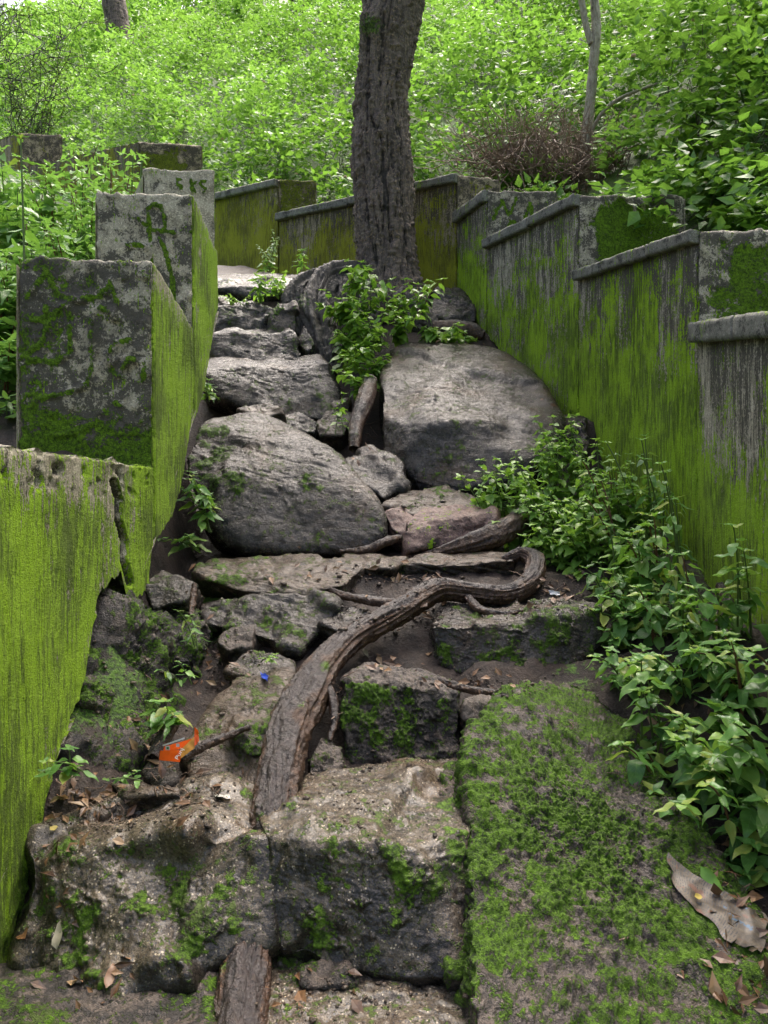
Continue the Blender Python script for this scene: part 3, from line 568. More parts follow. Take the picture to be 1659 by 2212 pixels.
R('rock', 'cracked sloping rock face below the layered ledge, with green moss seams', [(428, 1300, 4.12), (520, 1290, 4.1), (650, 1275, 4.15), (722, 1305, 4.1), (700, 1350, 4.0), (640, 1405, 3.85), (560, 1370, 3.9), (440, 1345, 4.0)],
  .3, 6, 'rock', 14, .8, 1.0, clump=.22, blobs=[(440, 1320, 35, .8), (560, 1310, 50, .6), (640, 1340, 40, .6), (520, 1350, 30, .6)], stain=.22)
R('rock', 'small wedge stone touching the upper left edge of the root', [(690, 1345, 3.95), (760, 1305, 4.1), (800, 1320, 4.05), (740, 1370, 3.85)], .2, 5, 'rock', 12, .8, .8, clump=.1)
R('rock', 'small mossy angular stone above the heap of dead leaves', [(470, 1385, 3.8), (500, 1355, 3.9), (548, 1350, 3.9), (545, 1395, 3.8), (490, 1405, 3.75)], .15, 5, 'crust', 12, .8, .5, clump=.4)
R('rock', 'angular grey stone under the lower edge of the left wall', [(305, 1250, 4.0), (350, 1232, 4.1), (418, 1262, 4.0), (400, 1300, 3.92), (330, 1315, 3.9)], .25, 6, 'rock', 14, .8, .6, clump=.12, stain=.25)
R('rock', 'rounded lump of rubble in the hollow below the left wall', [(185, 1460, 3.2), (215, 1440, 3.3), (235, 1490, 3.2), (190, 1600, 3.05), (230, 1580, 3.1)], .2, 6, 'crust', 10, 1.2, .3, clump=.38, rough=1.6)
R('earth_bank', 'crumbling mossy earth and rubble bank exposed under the left wall', [(200, 1330, 3.42), (262, 1262, 3.68), (322, 1300, 3.85), (352, 1420, 3.6), (330, 1520, 3.4), (285, 1620, 3.15), (190, 1690, 2.92), (130, 1730, 2.82), (165, 1560, 3.06), (340, 1330, 3.8)],
  .2, 6, 'crust', 8, 1.5, .2, clump=.40, blobs=[(300, 1450, 60, .8), (250, 1380, 50, .8), (330, 1330, 40, .8)], stain=.62, cat='bank', rough=2.5, crusty=2.2, facet=1.4)
# the two big boulders and what lies between
R('boulder', 'big smooth boulder leaning down from the left wall', [(405, 925, 5.35), (440, 895, 5.6), (520, 882, 5.85), (590, 895, 5.8), (650, 925, 5.6), (745, 985, 5.3), (815, 1075, 5.05), (832, 1150, 4.95), (790, 1192, 4.9), (640, 1192, 4.85), (530, 1185, 4.88), (440, 1120, 4.95), (395, 1010, 5.1)],
  .6, 7, 'rock', 9, .55, .8, clump=.10, blobs=[(430, 960, 50, .8), (690, 1090, 60, .5), (600, 1040, 50, .35), (420, 1050, 50, .6), (730, 1130, 40, .5)], stain=.24, cat='boulder')
R('boulder', 'big flat-topped boulder against the foot of the right wall', [(818, 800, 6.8), (865, 752, 7.4), (950, 738, 7.75), (1060, 742, 7.6), (1150, 805, 7.0), (1195, 870, 6.45), (1222, 908, 6.15), (812, 880, 6.15), (870, 910, 5.85), (965, 905, 5.78), (1100, 895, 5.85), (808, 985, 6.0), (880, 1030, 5.66), (970, 1056, 5.55), (1060, 1045, 5.55), (1190, 985, 5.75)],
  .3, 7, 'rock', 12, .5, .8, clump=.0, blobs=[(965, 945, 35, .6)], stain=.16, cat='boulder', drop=.5, fstain=.25, crusty=.3)
R('rock', 'tan stone perched on the top edge of the big left boulder', [(510, 885, 5.9), (550, 872, 5.95), (585, 868, 6.0), (612, 890, 5.9), (560, 905, 5.8)], .25, 5, 'rock_warm', 10, .8, .5)
R('rock', 'grey rock wedged between the two big boulders', [(735, 978, 5.85), (800, 965, 5.9), (870, 1000, 5.7), (878, 1050, 5.55), (830, 1078, 5.35), (780, 1040, 5.5)], .35, 6, 'rock', 12, .8, .8, clump=.08)
R('stone_slab', 'sandy trodden stone slab between the boulders above the reddish block', [(828, 1092, 5.2), (870, 1062, 5.5), (985, 1055, 5.6), (1040, 1075, 5.4), (1000, 1105, 5.15), (900, 1112, 5.1)], .15, 6, 'rock_warm', 14, .5, .4, clump=.12, blobs=[(990, 1058, 25, .8)], cat='slab')
R('rock', 'pinkish stone squeezed between the left boulder and the reddish block', [(828, 1105, 5.05), (870, 1090, 5.15), (905, 1110, 5.1), (872, 1158, 4.95), (845, 1140, 4.98)], .2, 5, 'rock_red', 12, .7, .4)
R('rock', 'reddish angular block below the flat-topped boulder', [(872, 1125, 4.95), (915, 1098, 5.15), (1010, 1091, 5.2), (1068, 1106, 5.1), (1062, 1150, 4.95), (1000, 1175, 4.87), (880, 1195, 4.82), (1055, 1112, 5.0), (990, 1122, 4.93)], .3, 6, 'rock_red', 20, .5, .3, rough=1.5)
R('rock', 'broken rubble stone exposed under the right wall beside the boulder', [(1240, 915, 6.0), (1268, 900, 6.0), (1275, 960, 5.85), (1250, 1000, 5.75), (1235, 970, 5.85)], .3, 6, 'rock_warm', 9, 1.4, .4, stain=.5, crusty=1)
# upper steps
R('stone_step', 'broad upper step stone with a cracked front, above the left boulder', [(440, 800, 6.95), (540, 788, 7.0), (640, 786, 7.0), (700, 782, 7.05), (745, 850, 6.85), (735, 905, 6.7), (640, 900, 6.7), (530, 880, 6.75), (440, 850, 6.9), (450, 774, 7.35), (520, 772, 7.35), (690, 768, 7.4)],
  .3, 6, 'rock', 14, .6, 1.0, clump=.08, blobs=[(690, 850, 30, .5)], cat='step', stain=.34, facet=.8)
R('stone_step', 'middle upper step stone with a worn curved edge', [(435, 722, 7.5), (540, 718, 7.5), (635, 714, 7.55), (650, 775, 7.4), (560, 782, 7.35), (460, 775, 7.4), (600, 705, 7.8)], .3, 6, 'rock', 14, 1.0, .8, clump=.08, cat='step', stain=.36, facet=.9)
R('stone_step', 'topmost upper step stone with a sagging edge, beside the left wall', [(440, 662, 7.95), (500, 658, 7.95), (590, 668, 7.9), (592, 716, 7.8), (462, 718, 7.8), (560, 655, 8.2)], .3, 6, 'rock', 14, 1.0, .6, clump=.08, cat='step', stain=.36, facet=.9)
R('rock', 'upright dark mossy stone at the right end of the upper steps', [(572, 700, 7.7), (600, 655, 7.8), (636, 652, 7.8), (642, 720, 7.65), (620, 752, 7.55), (575, 740, 7.6)], .25, 6, 'crust', 9, .9, .3, clump=.25, blobs=[(610, 665, 20, .7)])
R('rock', 'small pale stone tucked beside the left wall below the top slab', [(465, 660, 8.05), (472, 636, 8.15), (488, 640, 8.15), (502, 662, 8.0)], .15, 5, 'rock_warm', 9, .9, .3)
R('stone_slab', 'long pale flat slab at the top of the steps', [(455, 622, 8.5), (540, 640, 8.4), (640, 628, 8.45), (672, 600, 8.9), (560, 588, 9.2), (450, 586, 9.2), (530, 618, 8.45)], .15, 6, 'rock', 14, .5, .6, clump=.05, blobs=[(540, 622, 60, .45)], cat='slab', stain=.38)
R('rock', 'pinkish tilted stone below the right end of the broad upper step', [(682, 920, 6.6), (705, 880, 6.75), (750, 862, 6.85), (765, 900, 6.6), (740, 940, 6.45), (690, 940, 6.5)], .2, 6, 'rock_warm', 12, .8, .4)
R('rock', 'dark flat stone in the cleft below the broad upper step', [(590, 900, 6.6), (650, 890, 6.65), (692, 912, 6.55), (680, 935, 6.45), (620, 930, 6.45)], .25, 5, 'rock', 12, .8, .8, stain=.5)
R('rock', 'loose grey stone between the gnarled root and the upper steps', [(640, 740, 7.6), (655, 700, 7.7), (680, 740, 7.5), (665, 760, 7.45)], .2, 5, 'rock', 12, .8, .6)
R('rock', 'dark layered stone right of the tree base against the wall', [(930, 680, 8.2), (945, 630, 8.5), (985, 612, 8.6), (1018, 640, 8.4), (1030, 690, 8.15), (980, 700, 8.1)], .3, 6, 'rock', 12, .9, 1.4, stain=.45)
R('rock', 'small grey stone lying just below the orange wrapper', [(308, 1672, 2.98), (325, 1642, 3.02), (375, 1645, 3.02), (384, 1675, 2.95), (350, 1695, 2.9)], .12, 5, 'rock', 9, .8, .3, stain=.15)
R('rock', 'low brown stone half sunk in the dirt left of the root foot', [(240, 1690, 2.95), (320, 1690, 2.92), (385, 1695, 2.9), (390, 1715, 2.85), (260, 1720, 2.85)], .12, 5, 'rock_warm', 10, .9, .5)
R('rock', 'dark earthy stone close to the left side of the root foot', [(450, 1680, 3.0), (500, 1660, 3.05), (540, 1690, 3.0), (520, 1730, 2.9), (460, 1720, 2.92)], .15, 5, 'rock_warm', 10, 1, .4, stain=.5)
R('rock', 'mossy grey stone lying in the dirt beside the lower left wall', [(165, 1740, 2.8), (210, 1715, 2.88), (250, 1740, 2.82), (220, 1765, 2.75)], .12, 5, 'crust', 9, .9, .3, clump=.3)
R('rock', 'rough stone at the bottom right corner below the torn paper', [(1560, 2120, 2.5), (1640, 2080, 2.6), (1720, 2120, 2.5), (1700, 2240, 2.3), (1570, 2230, 2.3)], .2, 6, 'crust', 10, 1, .3, clump=.2, rough=1.6)
R('rock', 'dark stone in the hollow behind the left end of the ledge', [(340, 1345, 3.85), (400, 1320, 3.95), (440, 1350, 3.9), (420, 1440, 3.7), (350, 1430, 3.65)], .3, 6, 'crust', 10, 1, .3, clump=.45, stain=.6)

# ------------------------------------------------------------------ sweeps: trunks, roots, branches
def catmull(pts, n):
    pts = np.array(pts, float); m = len(pts); q = np.concatenate([[2 * pts[0] - pts[1]], pts, [2 * pts[-1] - pts[-2]]])
    t = np.linspace(0, m - 1 - 1e-6, n); i = t.astype(int); f = (t - i)[:, None]
    a, b, c, d = q[i], q[i + 1], q[i + 2], q[i + 3]
    return .5 * (2 * b + (c - a) * f + (2 * a - 5 * b + 4 * c - d) * f ** 2 + (3 * b - a - 3 * c + d) * f ** 3)
def tube(path, rad, seg):
    """path (n,3), rad (n,) -> V, F, theta, length; closed tips"""
    n = len(path); T = np.gradient(path, axis=0); T /= np.linalg.norm(T, axis=1)[:, None] + 1e-12
    u = np.cross(T[0], [0.31, .2, .93]); u /= np.linalg.norm(u); U = np.zeros((n, 3))
    for i in range(n):
        u = u - T[i] * (u @ T[i]); u /= np.linalg.norm(u) + 1e-12; U[i] = u
    B = np.cross(T, U); th = np.linspace(0, 2 * np.pi, seg, endpoint=False)
    V = path[:, None, :] + rad[:, None, None] * (np.cos(th)[None, :, None] * U[:, None] + np.sin(th)[None, :, None] * B[:, None])
    V = V.reshape(-1, 3); i, j = np.meshgrid(np.arange(n - 1), np.arange(seg), indexing='ij'); i, j = i.ravel(), j.ravel(); j2 = (j + 1) % seg
    Fa = np.stack([i * seg + j, i * seg + j2, (i + 1) * seg + j2, (i + 1) * seg + j], 1)
    Ln = np.concatenate([[0], np.cumsum(np.linalg.norm(np.diff(path, axis=0), axis=1))])
    return V, Fa, np.tile(th, n), np.repeat(Ln, seg), np.repeat(rad, seg), np.repeat(path, seg, 0)
def P4(pts): return [(*P(a, b, c), r / F * c) for a, b, c, r in pts]
def wood(name, pts, n, seg, mat, parent=None, amp=1.0, kind='bark', clump=0, loc=(0, 0, 0), flat=0, blobs=(), seed=0, fix=None):
    q = catmull(pts, n); q[:, 3] = np.maximum(q[:, 3], .001)
    V, Fa, th, Ln, rd, cen = tube(q[:, :3], q[:, 3], seg); N = (V - cen) / rd[:, None]
    k = 2.2; c = np.stack([np.cos(th) * k, np.sin(th) * k, Ln / rd * .32 + seed], 1)
    if kind == 'bark':
        w = c * np.array([1.6, 1.6, 1.0]); fi = ridge(w + .5 * fbm(c * 2, 2)[:, None], 3)
        lump = fbm(c * np.array([1, 1, 1.6]), 3); fine = fbm(V * 26, 3); chip = fbm(V * 60, 2)
        d = rd * (.16 * lump - .13 * sst(.5, .95, fi)) + .016 * fine + .012 * np.abs(chip); hgt = .75 - .7 * sst(.45, .95, fi) + .5 * fine
    else:
        g = fbm(c * np.array([1.7, 1.7, .5]), 3); fi = ridge(c * np.array([2.4, 2.4, .35]) + 4, 2); fine = fbm(V * 30, 3)
        d = rd * (.26 * g + .10 * fbm(c * np.array([2.5, 2.5, 2.2]) + 7, 3) - .14 * sst(.65, .95, fi)) + .008 * fine + .004 * fbm(V * 80, 2); hgt = .7 - .6 * sst(.7, .97, fi) + .5 * fine
    if kind == 'bark': d = d + .03 * sst(.1, .5, fbm(V * 9, 3)) + .012 * fbm(V * 40, 2)
    V = V + N * (d * amp)[:, None]
    if flat: V[:, 2] -= flat * np.clip(N[:, 2], 0, 1) ** 2 * rd
    if fix is not None: V = fix(V, N, Ln)
    cl = clump + .3 * fbm(V * 4, 3); qx, qy = proj(V)
    for bx, by, br, bs in blobs: cl = np.maximum(cl, bs * np.exp(-((qx - bx) ** 2 + (qy - by) ** 2) / (2. * br * br)))
    loc = np.array(loc, float)
    return obj(name, mesh_np(name, V - loc, Fa, M[mat], {'clump': cl, 'height': hgt, 'wear': N[:, 2] * .9 + .3 * fbm(V * 6, 2) - .1, 'stain': 0 * cl, 'moss': 0 * cl}), parent, None if parent else loc)

# main root over the steps
root = wood('tree_root', P4([(1085, 1208, 4.62, 8), (1130, 1196, 4.62, 18), (1158, 1214, 4.52, 21), (1143, 1258, 4.36, 23), (1090, 1282, 4.27, 23), (1010, 1276, 4.25, 24), (945, 1272, 4.22, 27), (885, 1305, 4.08, 29),
    (805, 1350, 3.9, 31), (740, 1392, 3.74, 33), (690, 1448, 3.55, 38), (660, 1505, 3.38, 49), (632, 1560, 3.22, 49), (612, 1630, 3.03, 46), (597, 1705, 2.88, 45), (588, 1775, 2.74, 45), (583, 1815, 2.66, 30), (580, 1830, 2.63, 7)]),
    420, 72, 'root', kind='root', clump=.08, loc=P(660, 1530, 3.4), flat=.25, blobs=[(560, 1760, 30, .5), (700, 1440, 14, .7), (650, 1520, 12, .6)], seed=3)
tag(root, 'thick bare root snaking down across the steps', 'root')
r2 = wood('tree_root', P4([(580, 1985, 2.5, 8), (566, 2010, 2.47, 20), (545, 2060, 2.42, 44), (528, 2120, 2.33, 58), (518, 2200, 2.2, 60), (510, 2330, 2.0, 58), (508, 2400, 1.9, 20)]), 160, 72, 'root', kind='root', clump=.1, loc=P(520, 2180, 2.25), seed=9, blobs=[(480, 2090, 25, .5)])
tag(r2, 'stub of root coming out below the crack at the bottom', 'root')
r3 = wood('tree_root', P4([(900, 1205, 4.85, 6), (960, 1190, 4.8, 14), (1030, 1170, 4.8, 24), (1085, 1150, 4.85, 26), (1125, 1122, 4.95, 22), (1170, 1100, 5.1, 14)]), 120, 40, 'root', kind='root', clump=.05, loc=P(1030, 1180, 4.8), seed=5)
tag(r3, 'short mossy root lying along the foot of the reddish block', 'root')
for i, (pts, lab) in enumerate([
    ([(690, 1470, 3.45, 10), (715, 1500, 3.4, 12), (722, 1550, 3.32, 9), (712, 1600, 3.24, 5)], 'thin side root dropping off the right of the thick root'),
    ([(860, 1305, 4.12, 10), (800, 1298, 4.15, 11), (740, 1285, 4.2, 8), (690, 1262, 4.3, 4)], 'thin side root running left from the bend of the thick root'),
    ([(1010, 1290, 4.2, 9), (1040, 1318, 4.05, 9), (1090, 1326, 4.0, 6), (1130, 1318, 4.0, 3)], 'thin side root creeping onto the wide step block'),
    ([(900, 1448, 3.62, 6), (960, 1475, 3.5, 9), (1030, 1492, 3.46, 8), (1100, 1500, 3.45, 6), (1150, 1496, 3.5, 3)], 'thin dark root crossing the gap behind the square step'),
    ([(395, 1640, 2.98, 7), (440, 1612, 3.02, 11), (480, 1595, 3.06, 9), (540, 1570, 3.1, 5)], 'dark stick lying behind the orange wrapper'),
    ([(330, 1640, 3.0, 14), (350, 1600, 3.1, 16), (375, 1560, 3.2, 14), (385, 1540, 3.25, 6)], 'stout dark root stub sticking up left of the wrapper'),
    ([(735, 1190, 4.85, 4), (790, 1188, 4.82, 9), (840, 1168, 4.85, 10), (870, 1160, 4.95, 5)], 'short dark root under the big left boulder'),
    ([(412, 1330, 3.8, 5), (418, 1290, 3.9, 7), (420, 1262, 3.95, 5)], 'short brown stick standing beside the angular grey stone'),
    ([(765, 970, 6.1, 12), (770, 920, 6.25, 16), (790, 860, 6.5, 20), (800, 820, 6.75, 14)], 'mossy upright root left of the flat-topped boulder'),
    ([(900, 705, 8.15, 10), (960, 712, 8.0, 20), (1010, 714, 7.95, 20), (1045, 725, 7.9, 10)], 'dark log lying across the top of the flat-topped boulder'),
    ([(1555, 1265, 4.2, 10), (1570, 1300, 4.05, 12), (1590, 1330, 3.95, 6)], 'broken brown stick below the right wall')]):
    o = wood('root', P4(pts), 60, 20, 'root', kind='root', clump=.35 if 'mossy' in lab else .05, loc=P(*pts[len(pts) // 2][:3]), seed=i * 3); tag(o, lab, 'stick' if 'stick' in lab or 'log' in lab else 'root')
    o.name = 'stick' if 'stick' in lab or 'log' in lab else 'tree_root'

# main tree ---------------------------------------------------------
TD = 8.6; tb = P(838, 690, TD)
tree = thing('tree', 'dark fissured tree trunk rising in the middle behind the steps', 'tree', tb)
def burl(V, N, Ln):
    c = P(800, 45, TD - .25); w = np.exp(-((V - c) ** 2).sum(1) / .035); return V + N * (w * .10)[:, None]
tw = [(845, 720, 95), (842, 660, 84), (838, 600, 66), (834, 540, 61), (829, 480, 61), (828, 400, 62), (824, 330, 61), (821, 265, 58), (824, 200, 52), (830, 150, 54), (838, 100, 57), (846, 50, 60), (852, 0, 64), (860, -60, 62), (872, -150, 58), (880, -300, 52), (870, -450, 44)]
trunk = wood('trunk', [(*P(a, b, TD), r / F * TD * 1.03) for a, b, r in tw], 430, 150, 'bark', tree, 1.0, 'bark', -.02, tb, blobs=[(800, 55, 26, .75), (800, 600, 40, .3)], fix=burl, seed=1)
for pts, sd, nm in [
    ([(800, 600, 8.5, 30), (750, 598, 8.35, 33), (705, 618, 8.2, 38), (684, 665, 8.0, 42), (695, 720, 7.8, 38), (710, 775, 7.6, 30), (720, 825, 7.4, 14)], 2, 'root'),
    ([(730, 600, 8.3, 22), (735, 640, 8.1, 26), (730, 700, 7.9, 26), (735, 760, 7.7, 18), (738, 800, 7.5, 8)], 12, 'root'),
    ([(700, 600, 8.3, 20), (648, 625, 8.1, 26), (640, 680, 7.95, 26), (655, 735, 7.8, 16)], 4, 'root'),
    ([(860, 660, 8.4, 40), (900, 690, 8.2, 34), (930, 715, 8.05, 22), (960, 730, 7.95, 10)], 6, 'root'),
    ([(810, 640, 8.4, 45), (790, 700, 8.1, 40), (770, 770, 7.7, 26), (765, 830, 7.3, 10)], 8, 'root')]:
    wood(nm, P4(pts), 160, 64, 'root_old', tree, 2.0, 'root', .24, tb, blobs=[(650, 650, 25, .6), (690, 660, 12, .7)], seed=sd)
for pts in ([(815, 618, 8.02, 5), (832, 640, 7.96, 9), (840, 655, 7.95, 6)], [(870, 622, 8.0, 5), (858, 642, 7.95, 9), (845, 655, 7.95, 6)]):
    wood('knot', P4(pts), 40, 16, 'root_old', tree, .6, 'root', 0, tb)

LT = np.array([(0, 0, 0), (.5, .36, .06), (0, 1, -.12), (-.5, .36, .06), (0, .5, -.02)]); LTF = np.array([(0, 1, 4), (1, 2, 4), (2, 3, 4), (3, 0, 4)])
NL = len(LT)
def leaf_cloud(pos, dirs, ups, size, width):
    """many small folded leaves at pos, along dirs, facing ups -> V, F"""
    n = len(pos); dirs = dirs / (np.linalg.norm(dirs, axis=1)[:, None] + 1e-9); s = np.cross(dirs, ups); s /= np.linalg.norm(s, axis=1)[:, None] + 1e-9; u = np.cross(s, dirs)
    t = LT[None] * np.stack([size * width, size, size], 1)[:, None, :]
    V = pos[:, None] + t[:, :, 0:1] * s[:, None] + t[:, :, 1:2] * dirs[:, None] + t[:, :, 2:3] * u[:, None]
    return V.reshape(-1, 3), (LTF[None] + NL * np.arange(n)[:, None, None]).reshape(-1, 3)
def rdir(n, up=.0):
    v = rng.normal(size=(n, 3)); v[:, 2] += up; return v / np.linalg.norm(v, axis=1)[:, None]
def crown(parent, centre, rx, rz, nclump, per, size, mat='leaf_crown', sub=.9):
    c = rdir(nclump) * np.cbrt(rng.uniform(.15, 1, nclump))[:, None] * np.array([rx, rx, rz]) + centre
    p = np.repeat(c, per, 0) + rng.normal(size=(nclump * per, 3)) * sub * np.array([.5, .5, .32])
    d = rdir(len(p), -.2); d[:, 2] *= .5; up = rdir(len(p)) * .6 + np.array([0, 0, 1.])
    V, Fa = leaf_cloud(p, d, up, size * rng.uniform(.7, 1.3, len(p)), np.full(len(p), .5))
    o = obj('crown', mesh_np('crown', V - np.array(parent.location), Fa, M[mat], {'tint': np.repeat(rng.random(len(p)), NL)}), parent)
    return c
top = P(870, -450, TD)
cl_ = crown(tree, np.array([.3, 6.8, 12.6]), 5.6, 2.2, 170, 46, .20)
for i in range(6):
    e = cl_[i * 17]; m = (top + e) / 2 + np.array([0, 0, -.4])
    wood('limb', [(*top, .2), (*m, .12), (*e, .04)], 40, 18, 'bark', tree, .6, 'bark', 0, tb, seed=i)

# trees on the hill -------------------------------------------------
def ground_at(px, d): x = (px - CX) / F * d; return float(ground_h(np.array([x]), np.array([d]))[0])
def ray_ground(px, py, d0=9.):
    for d in np.arange(d0, 45, .1):
        if ground_at(px, d) > P(px, py, d)[2]: return float(d)
    return 30.
def hill_tree(name, label, pts, mat, cr, branches=()):
    b = P(*pts[0][:3]); b[2] = min(b[2], ground_at(pts[0][0], pts[0][2])) - .1
    t = thing(name, label, 'tree', b); w = P4(pts); w = [(*b, w[0][3] * 1.2)] + w
    wood('trunk', w, 200, 40, mat, t, .7, 'root' if mat == 'pale_bark' else 'bark', .1, b)
    for br in branches: wood('branch', P4(br), 60, 10, mat, t, .5, 'root', 0, b)
    e = np.array(w[-1][:3]); crown(t, e + np.array([0, 0, 1.2]), cr, cr * .6, 40, 40, .14, 'leaf_hill', .6)
d_ = ray_ground(262, 150)
hill_tree('tree', 'lichen-spotted tree trunk on the hillside at the upper left', [(260, 120, d_, 27), (257, 80, d_, 26), (252, 40, d_, 25), (245, 0, d_, 25), (235, -80, d_, 22), (225, -200, d_, 15)], 'bark', 2.2)
d_ = ray_ground(1262, 405)
hill_tree('sapling', 'slender pale sapling with a forked stem on the right of the hillside', [(1262, 395, d_, 11), (1266, 320, d_, 12), (1274, 230, d_, 11), (1281, 150, d_, 10), (1288, 60, d_, 10), (1284, 0, d_, 9), (1280, -120, d_, 8), (1275, -260, d_, 5)], 'pale_bark', 1.4,
          [[(1278, 95, d_, 8), (1266, 55, d_, 7), (1256, 0, d_, 7), (1245, -60, d_, 5), (1235, -160, d_, 3)], [(1275, 290, d_ - .05, 4), (1300, 245, d_ - .2, 4), (1340, 212, d_ - .3, 4), (1420, 180, d_ - .4, 2)]])
SAP = d_; d_ = ray_ground(640, 70)
hill_tree('tree', 'faint mossy trunk at the top edge left of the main trunk', [(642, 50, d_, 18), (644, 20, d_, 18), (648, -60, d_, 17), (650, -150, d_, 15)], 'bark', 2.0)

# ------------------------------------------------------------------ leafy plants
def leaf_mesh(name, wr, fold, droop, twist, mat, tipp=1.0, nseg=6):
    v = np.linspace(0, 1, nseg + 1); w = np.sin(np.pi * np.power(v, .72 * tipp)) ** .85; w = w * (1 - .25 * v); w /= w.max(); w[0] = .02; w[-1] = .01
    V, U = [], []
    for i in range(nseg + 1):
        y = v[i] * (1 - .12 * droop * v[i]); z = -.42 * droop * v[i] ** 2 + .05 * math.sin(v[i] * 9 + twist * 5); h = w[i] * wr * .5; tw = twist * v[i]
        for sgn in (-1, 0, 1):
            V.append((sgn * h * math.cos(fold) * math.cos(tw), y, z + abs(sgn) * h * math.sin(fold) + sgn * h * math.sin(tw))); U.append((.5 + .5 * sgn, v[i]))
    Fa = []
    for i in range(nseg):
        for k in (0, 1): a = i * 3 + k; Fa.append((a, a + 1, a + 4, a + 3))
    return mesh_np(name, V, Fa, M[mat], uv=U)
def leafset(name, wr, mat, tipp=1.0, n=7):
    return [leaf_mesh(name, wr * random.uniform(.88, 1.12), random.uniform(.12, .42), random.uniform(.25, 1.15), random.uniform(-.35, .35), mat, tipp) for _ in range(n)]
LV = {'ovate': leafset('leaf', .52, 'leaf', 1.0), 'lance': leafset('leaf', .36, 'leaf', .95), 'round': leafset('leaf', .72, 'leaf_small', 1.05), 'small': leafset('leaf', .55, 'leaf_small', 1.0),
      'pale': leafset('leaf', .42, 'leaf_pale', .92), 'broad': leafset('leaf', .66, 'leaf_shrub', .9), 'strap': leafset('leaf', .2, 'leaf', 1.0), 'frost': leafset('leaf', .5, 'lichen', 1.0)}
def put_leaf(parent, pos, direc, up, size, kind):
    y = Vector(direc).normalized(); x = y.cross(Vector(up)).normalized(); z = x.cross(y)
    m = Matrix((x, y, z)).transposed().to_4x4(); m = Matrix.Translation(Vector(pos) - parent.location) @ m @ Matrix.Diagonal((size * random.uniform(.7, 1.2), size, size * random.uniform(.6, 1.5), 1))
    o = bpy.data.objects.new('leaf', random.choice(LV[kind])); o.parent = parent; o.matrix_basis = m; COL.objects.link(o)
def stem_mesh(parent, path, r0, mat):
    q = np.asarray(path); V, Fa, *_ = tube(q, np.linspace(r0, r0 * .45, len(q)), 6); obj('stem', mesh_np('stem', V - np.array(parent.location), Fa, M[mat]), parent)
def plant(label, base, tips, kind, size, nodes=6, start=.3, stemmat='stem', group=None, name='leafy_plant', cat='plant', r=.004, droop=.25, jitter=.25, top=4, bend=.35):
    b = np.array(base, float); t = thing(name, label, cat, b, group)
    for tip in tips:
        e = np.array(tip, float); h = np.linalg.norm(e - b); b_ = b + rng.normal(size=3) * np.array([.03, .03, 0])
        mid = b_ * .5 + e * .5 + np.array([0, 0, h * bend * .5]) - (e - b_) * np.array([1, 1, 0]) * bend * .4
        s = np.linspace(0, 1, 12)[:, None]; path = (1 - s) ** 2 * b_ + 2 * s * (1 - s) * mid + s * s * e
        stem_mesh(t, path, r * (1 + h), stemmat); a0 = rng.uniform(0, 6.28)
        for k in range(nodes):
            f = start + (1 - start) * (k + rng.uniform(-.2, .2)) / nodes; i = f * 11; i0 = int(min(max(i, 0), 10)); pos = path[i0] + (path[i0 + 1] - path[i0]) * (i - i0)
            sz = size * (1.0 - .35 * max(0, f - .55) / .45) * rng.uniform(.72, 1.2)
            for sg in (0, math.pi):
                a = a0 + k * 1.57 + sg + rng.normal() * jitter; dr = np.array([math.cos(a), math.sin(a), rng.normal(.12 - droop, .22)])
                up = np.array([rng.normal(0, .25), rng.normal(-.15, .25), 1]); put_leaf(t, pos + dr * size * .08, dr, up, sz, kind)
        for k in range(top):
            a = a0 + .8 + k * 6.28 / max(top, 1); dr = np.array([math.cos(a), math.sin(a), .45 + rng.normal() * .2]); put_leaf(t, e, dr, (0, -.2, 1), size * .5 * rng.uniform(.7, 1.2), kind)
    return t
deps = None
def hit(px, py):
    global deps
    if deps is None: bpy.context.view_layer.update(); deps = bpy.context.evaluated_depsgraph_get()
    d = Vector(P(px, py, 1.0)) - cam.location
    ok, loc, nor, idx, ob, mt = SC.ray_cast(deps, cam.location, d.normalized())
    return (np.array(loc), np.array(nor)) if ok else (P(px, py, 6), np.array((0, 0, 1.)))
hit(800, 2000)
def gbase(px, d, dz=-.03): x = (px - CX) / F * d; return np.array([x, d, float(ground_h(np.array([x]), np.array([d]))[0]) + dz])
def ell(cx, cy, rx, ry, n, d0, d1):
    out = []
    for _ in range(n):
        a, q = rng.uniform(0, 6.28), math.sqrt(rng.random()); px, py = cx + rx * q * math.cos(a), cy + ry * q * math.sin(a)
        out.append(P(px, py, rng.uniform(d0, d1)))
    return out
def up_from(px, py, d, n, h, spread, lean=(0, 0)):
    b = P(px, py, d); return b, [b + np.array([rng.normal(lean[0], spread), rng.normal(lean[1], spread), h * rng.uniform(.6, 1.1)]) for _ in range(n)]

# middle of the steps, below the tree
G1 = 'small-leaved plants growing down from the tree base'
mids = [(768, 640, 7.75, .32), (752, 700, 7.6, .25), (790, 690, 7.6, .35), (850, 690, 7.6, .4), (905, 690, 7.6, .48), (760, 745, 7.4, .28), (815, 745, 7.35, .26), (750, 800, 7.1, .22), (795, 815, 6.95, .2), (780, 855, 6.8, .16), (750, 765, 7.4, .2), (860, 735, 7.5, .22), (740, 690, 7.6, .12), (770, 780, 7.2, .2), (930, 735, 7.6, .12), (980, 735, 7.6, .08)]
ml = ['left of the trunk foot', 'over the gnarled root', 'in front of the trunk', 'with red stems before the trunk foot', 'tallest, with red stems right of the trunk', 'halfway down the green tumble', 'beside the top of the flat boulder', 'low in the green tumble', 'at the upper left corner of the flat boulder', 'at the lowest tip of the green tumble', 'leaning left across the gnarled root', 'under the log end', 'on the gnarled root crest', 'in the middle of the green tumble', 'tiny, before the dark log', 'tiny, at the right end of the log']
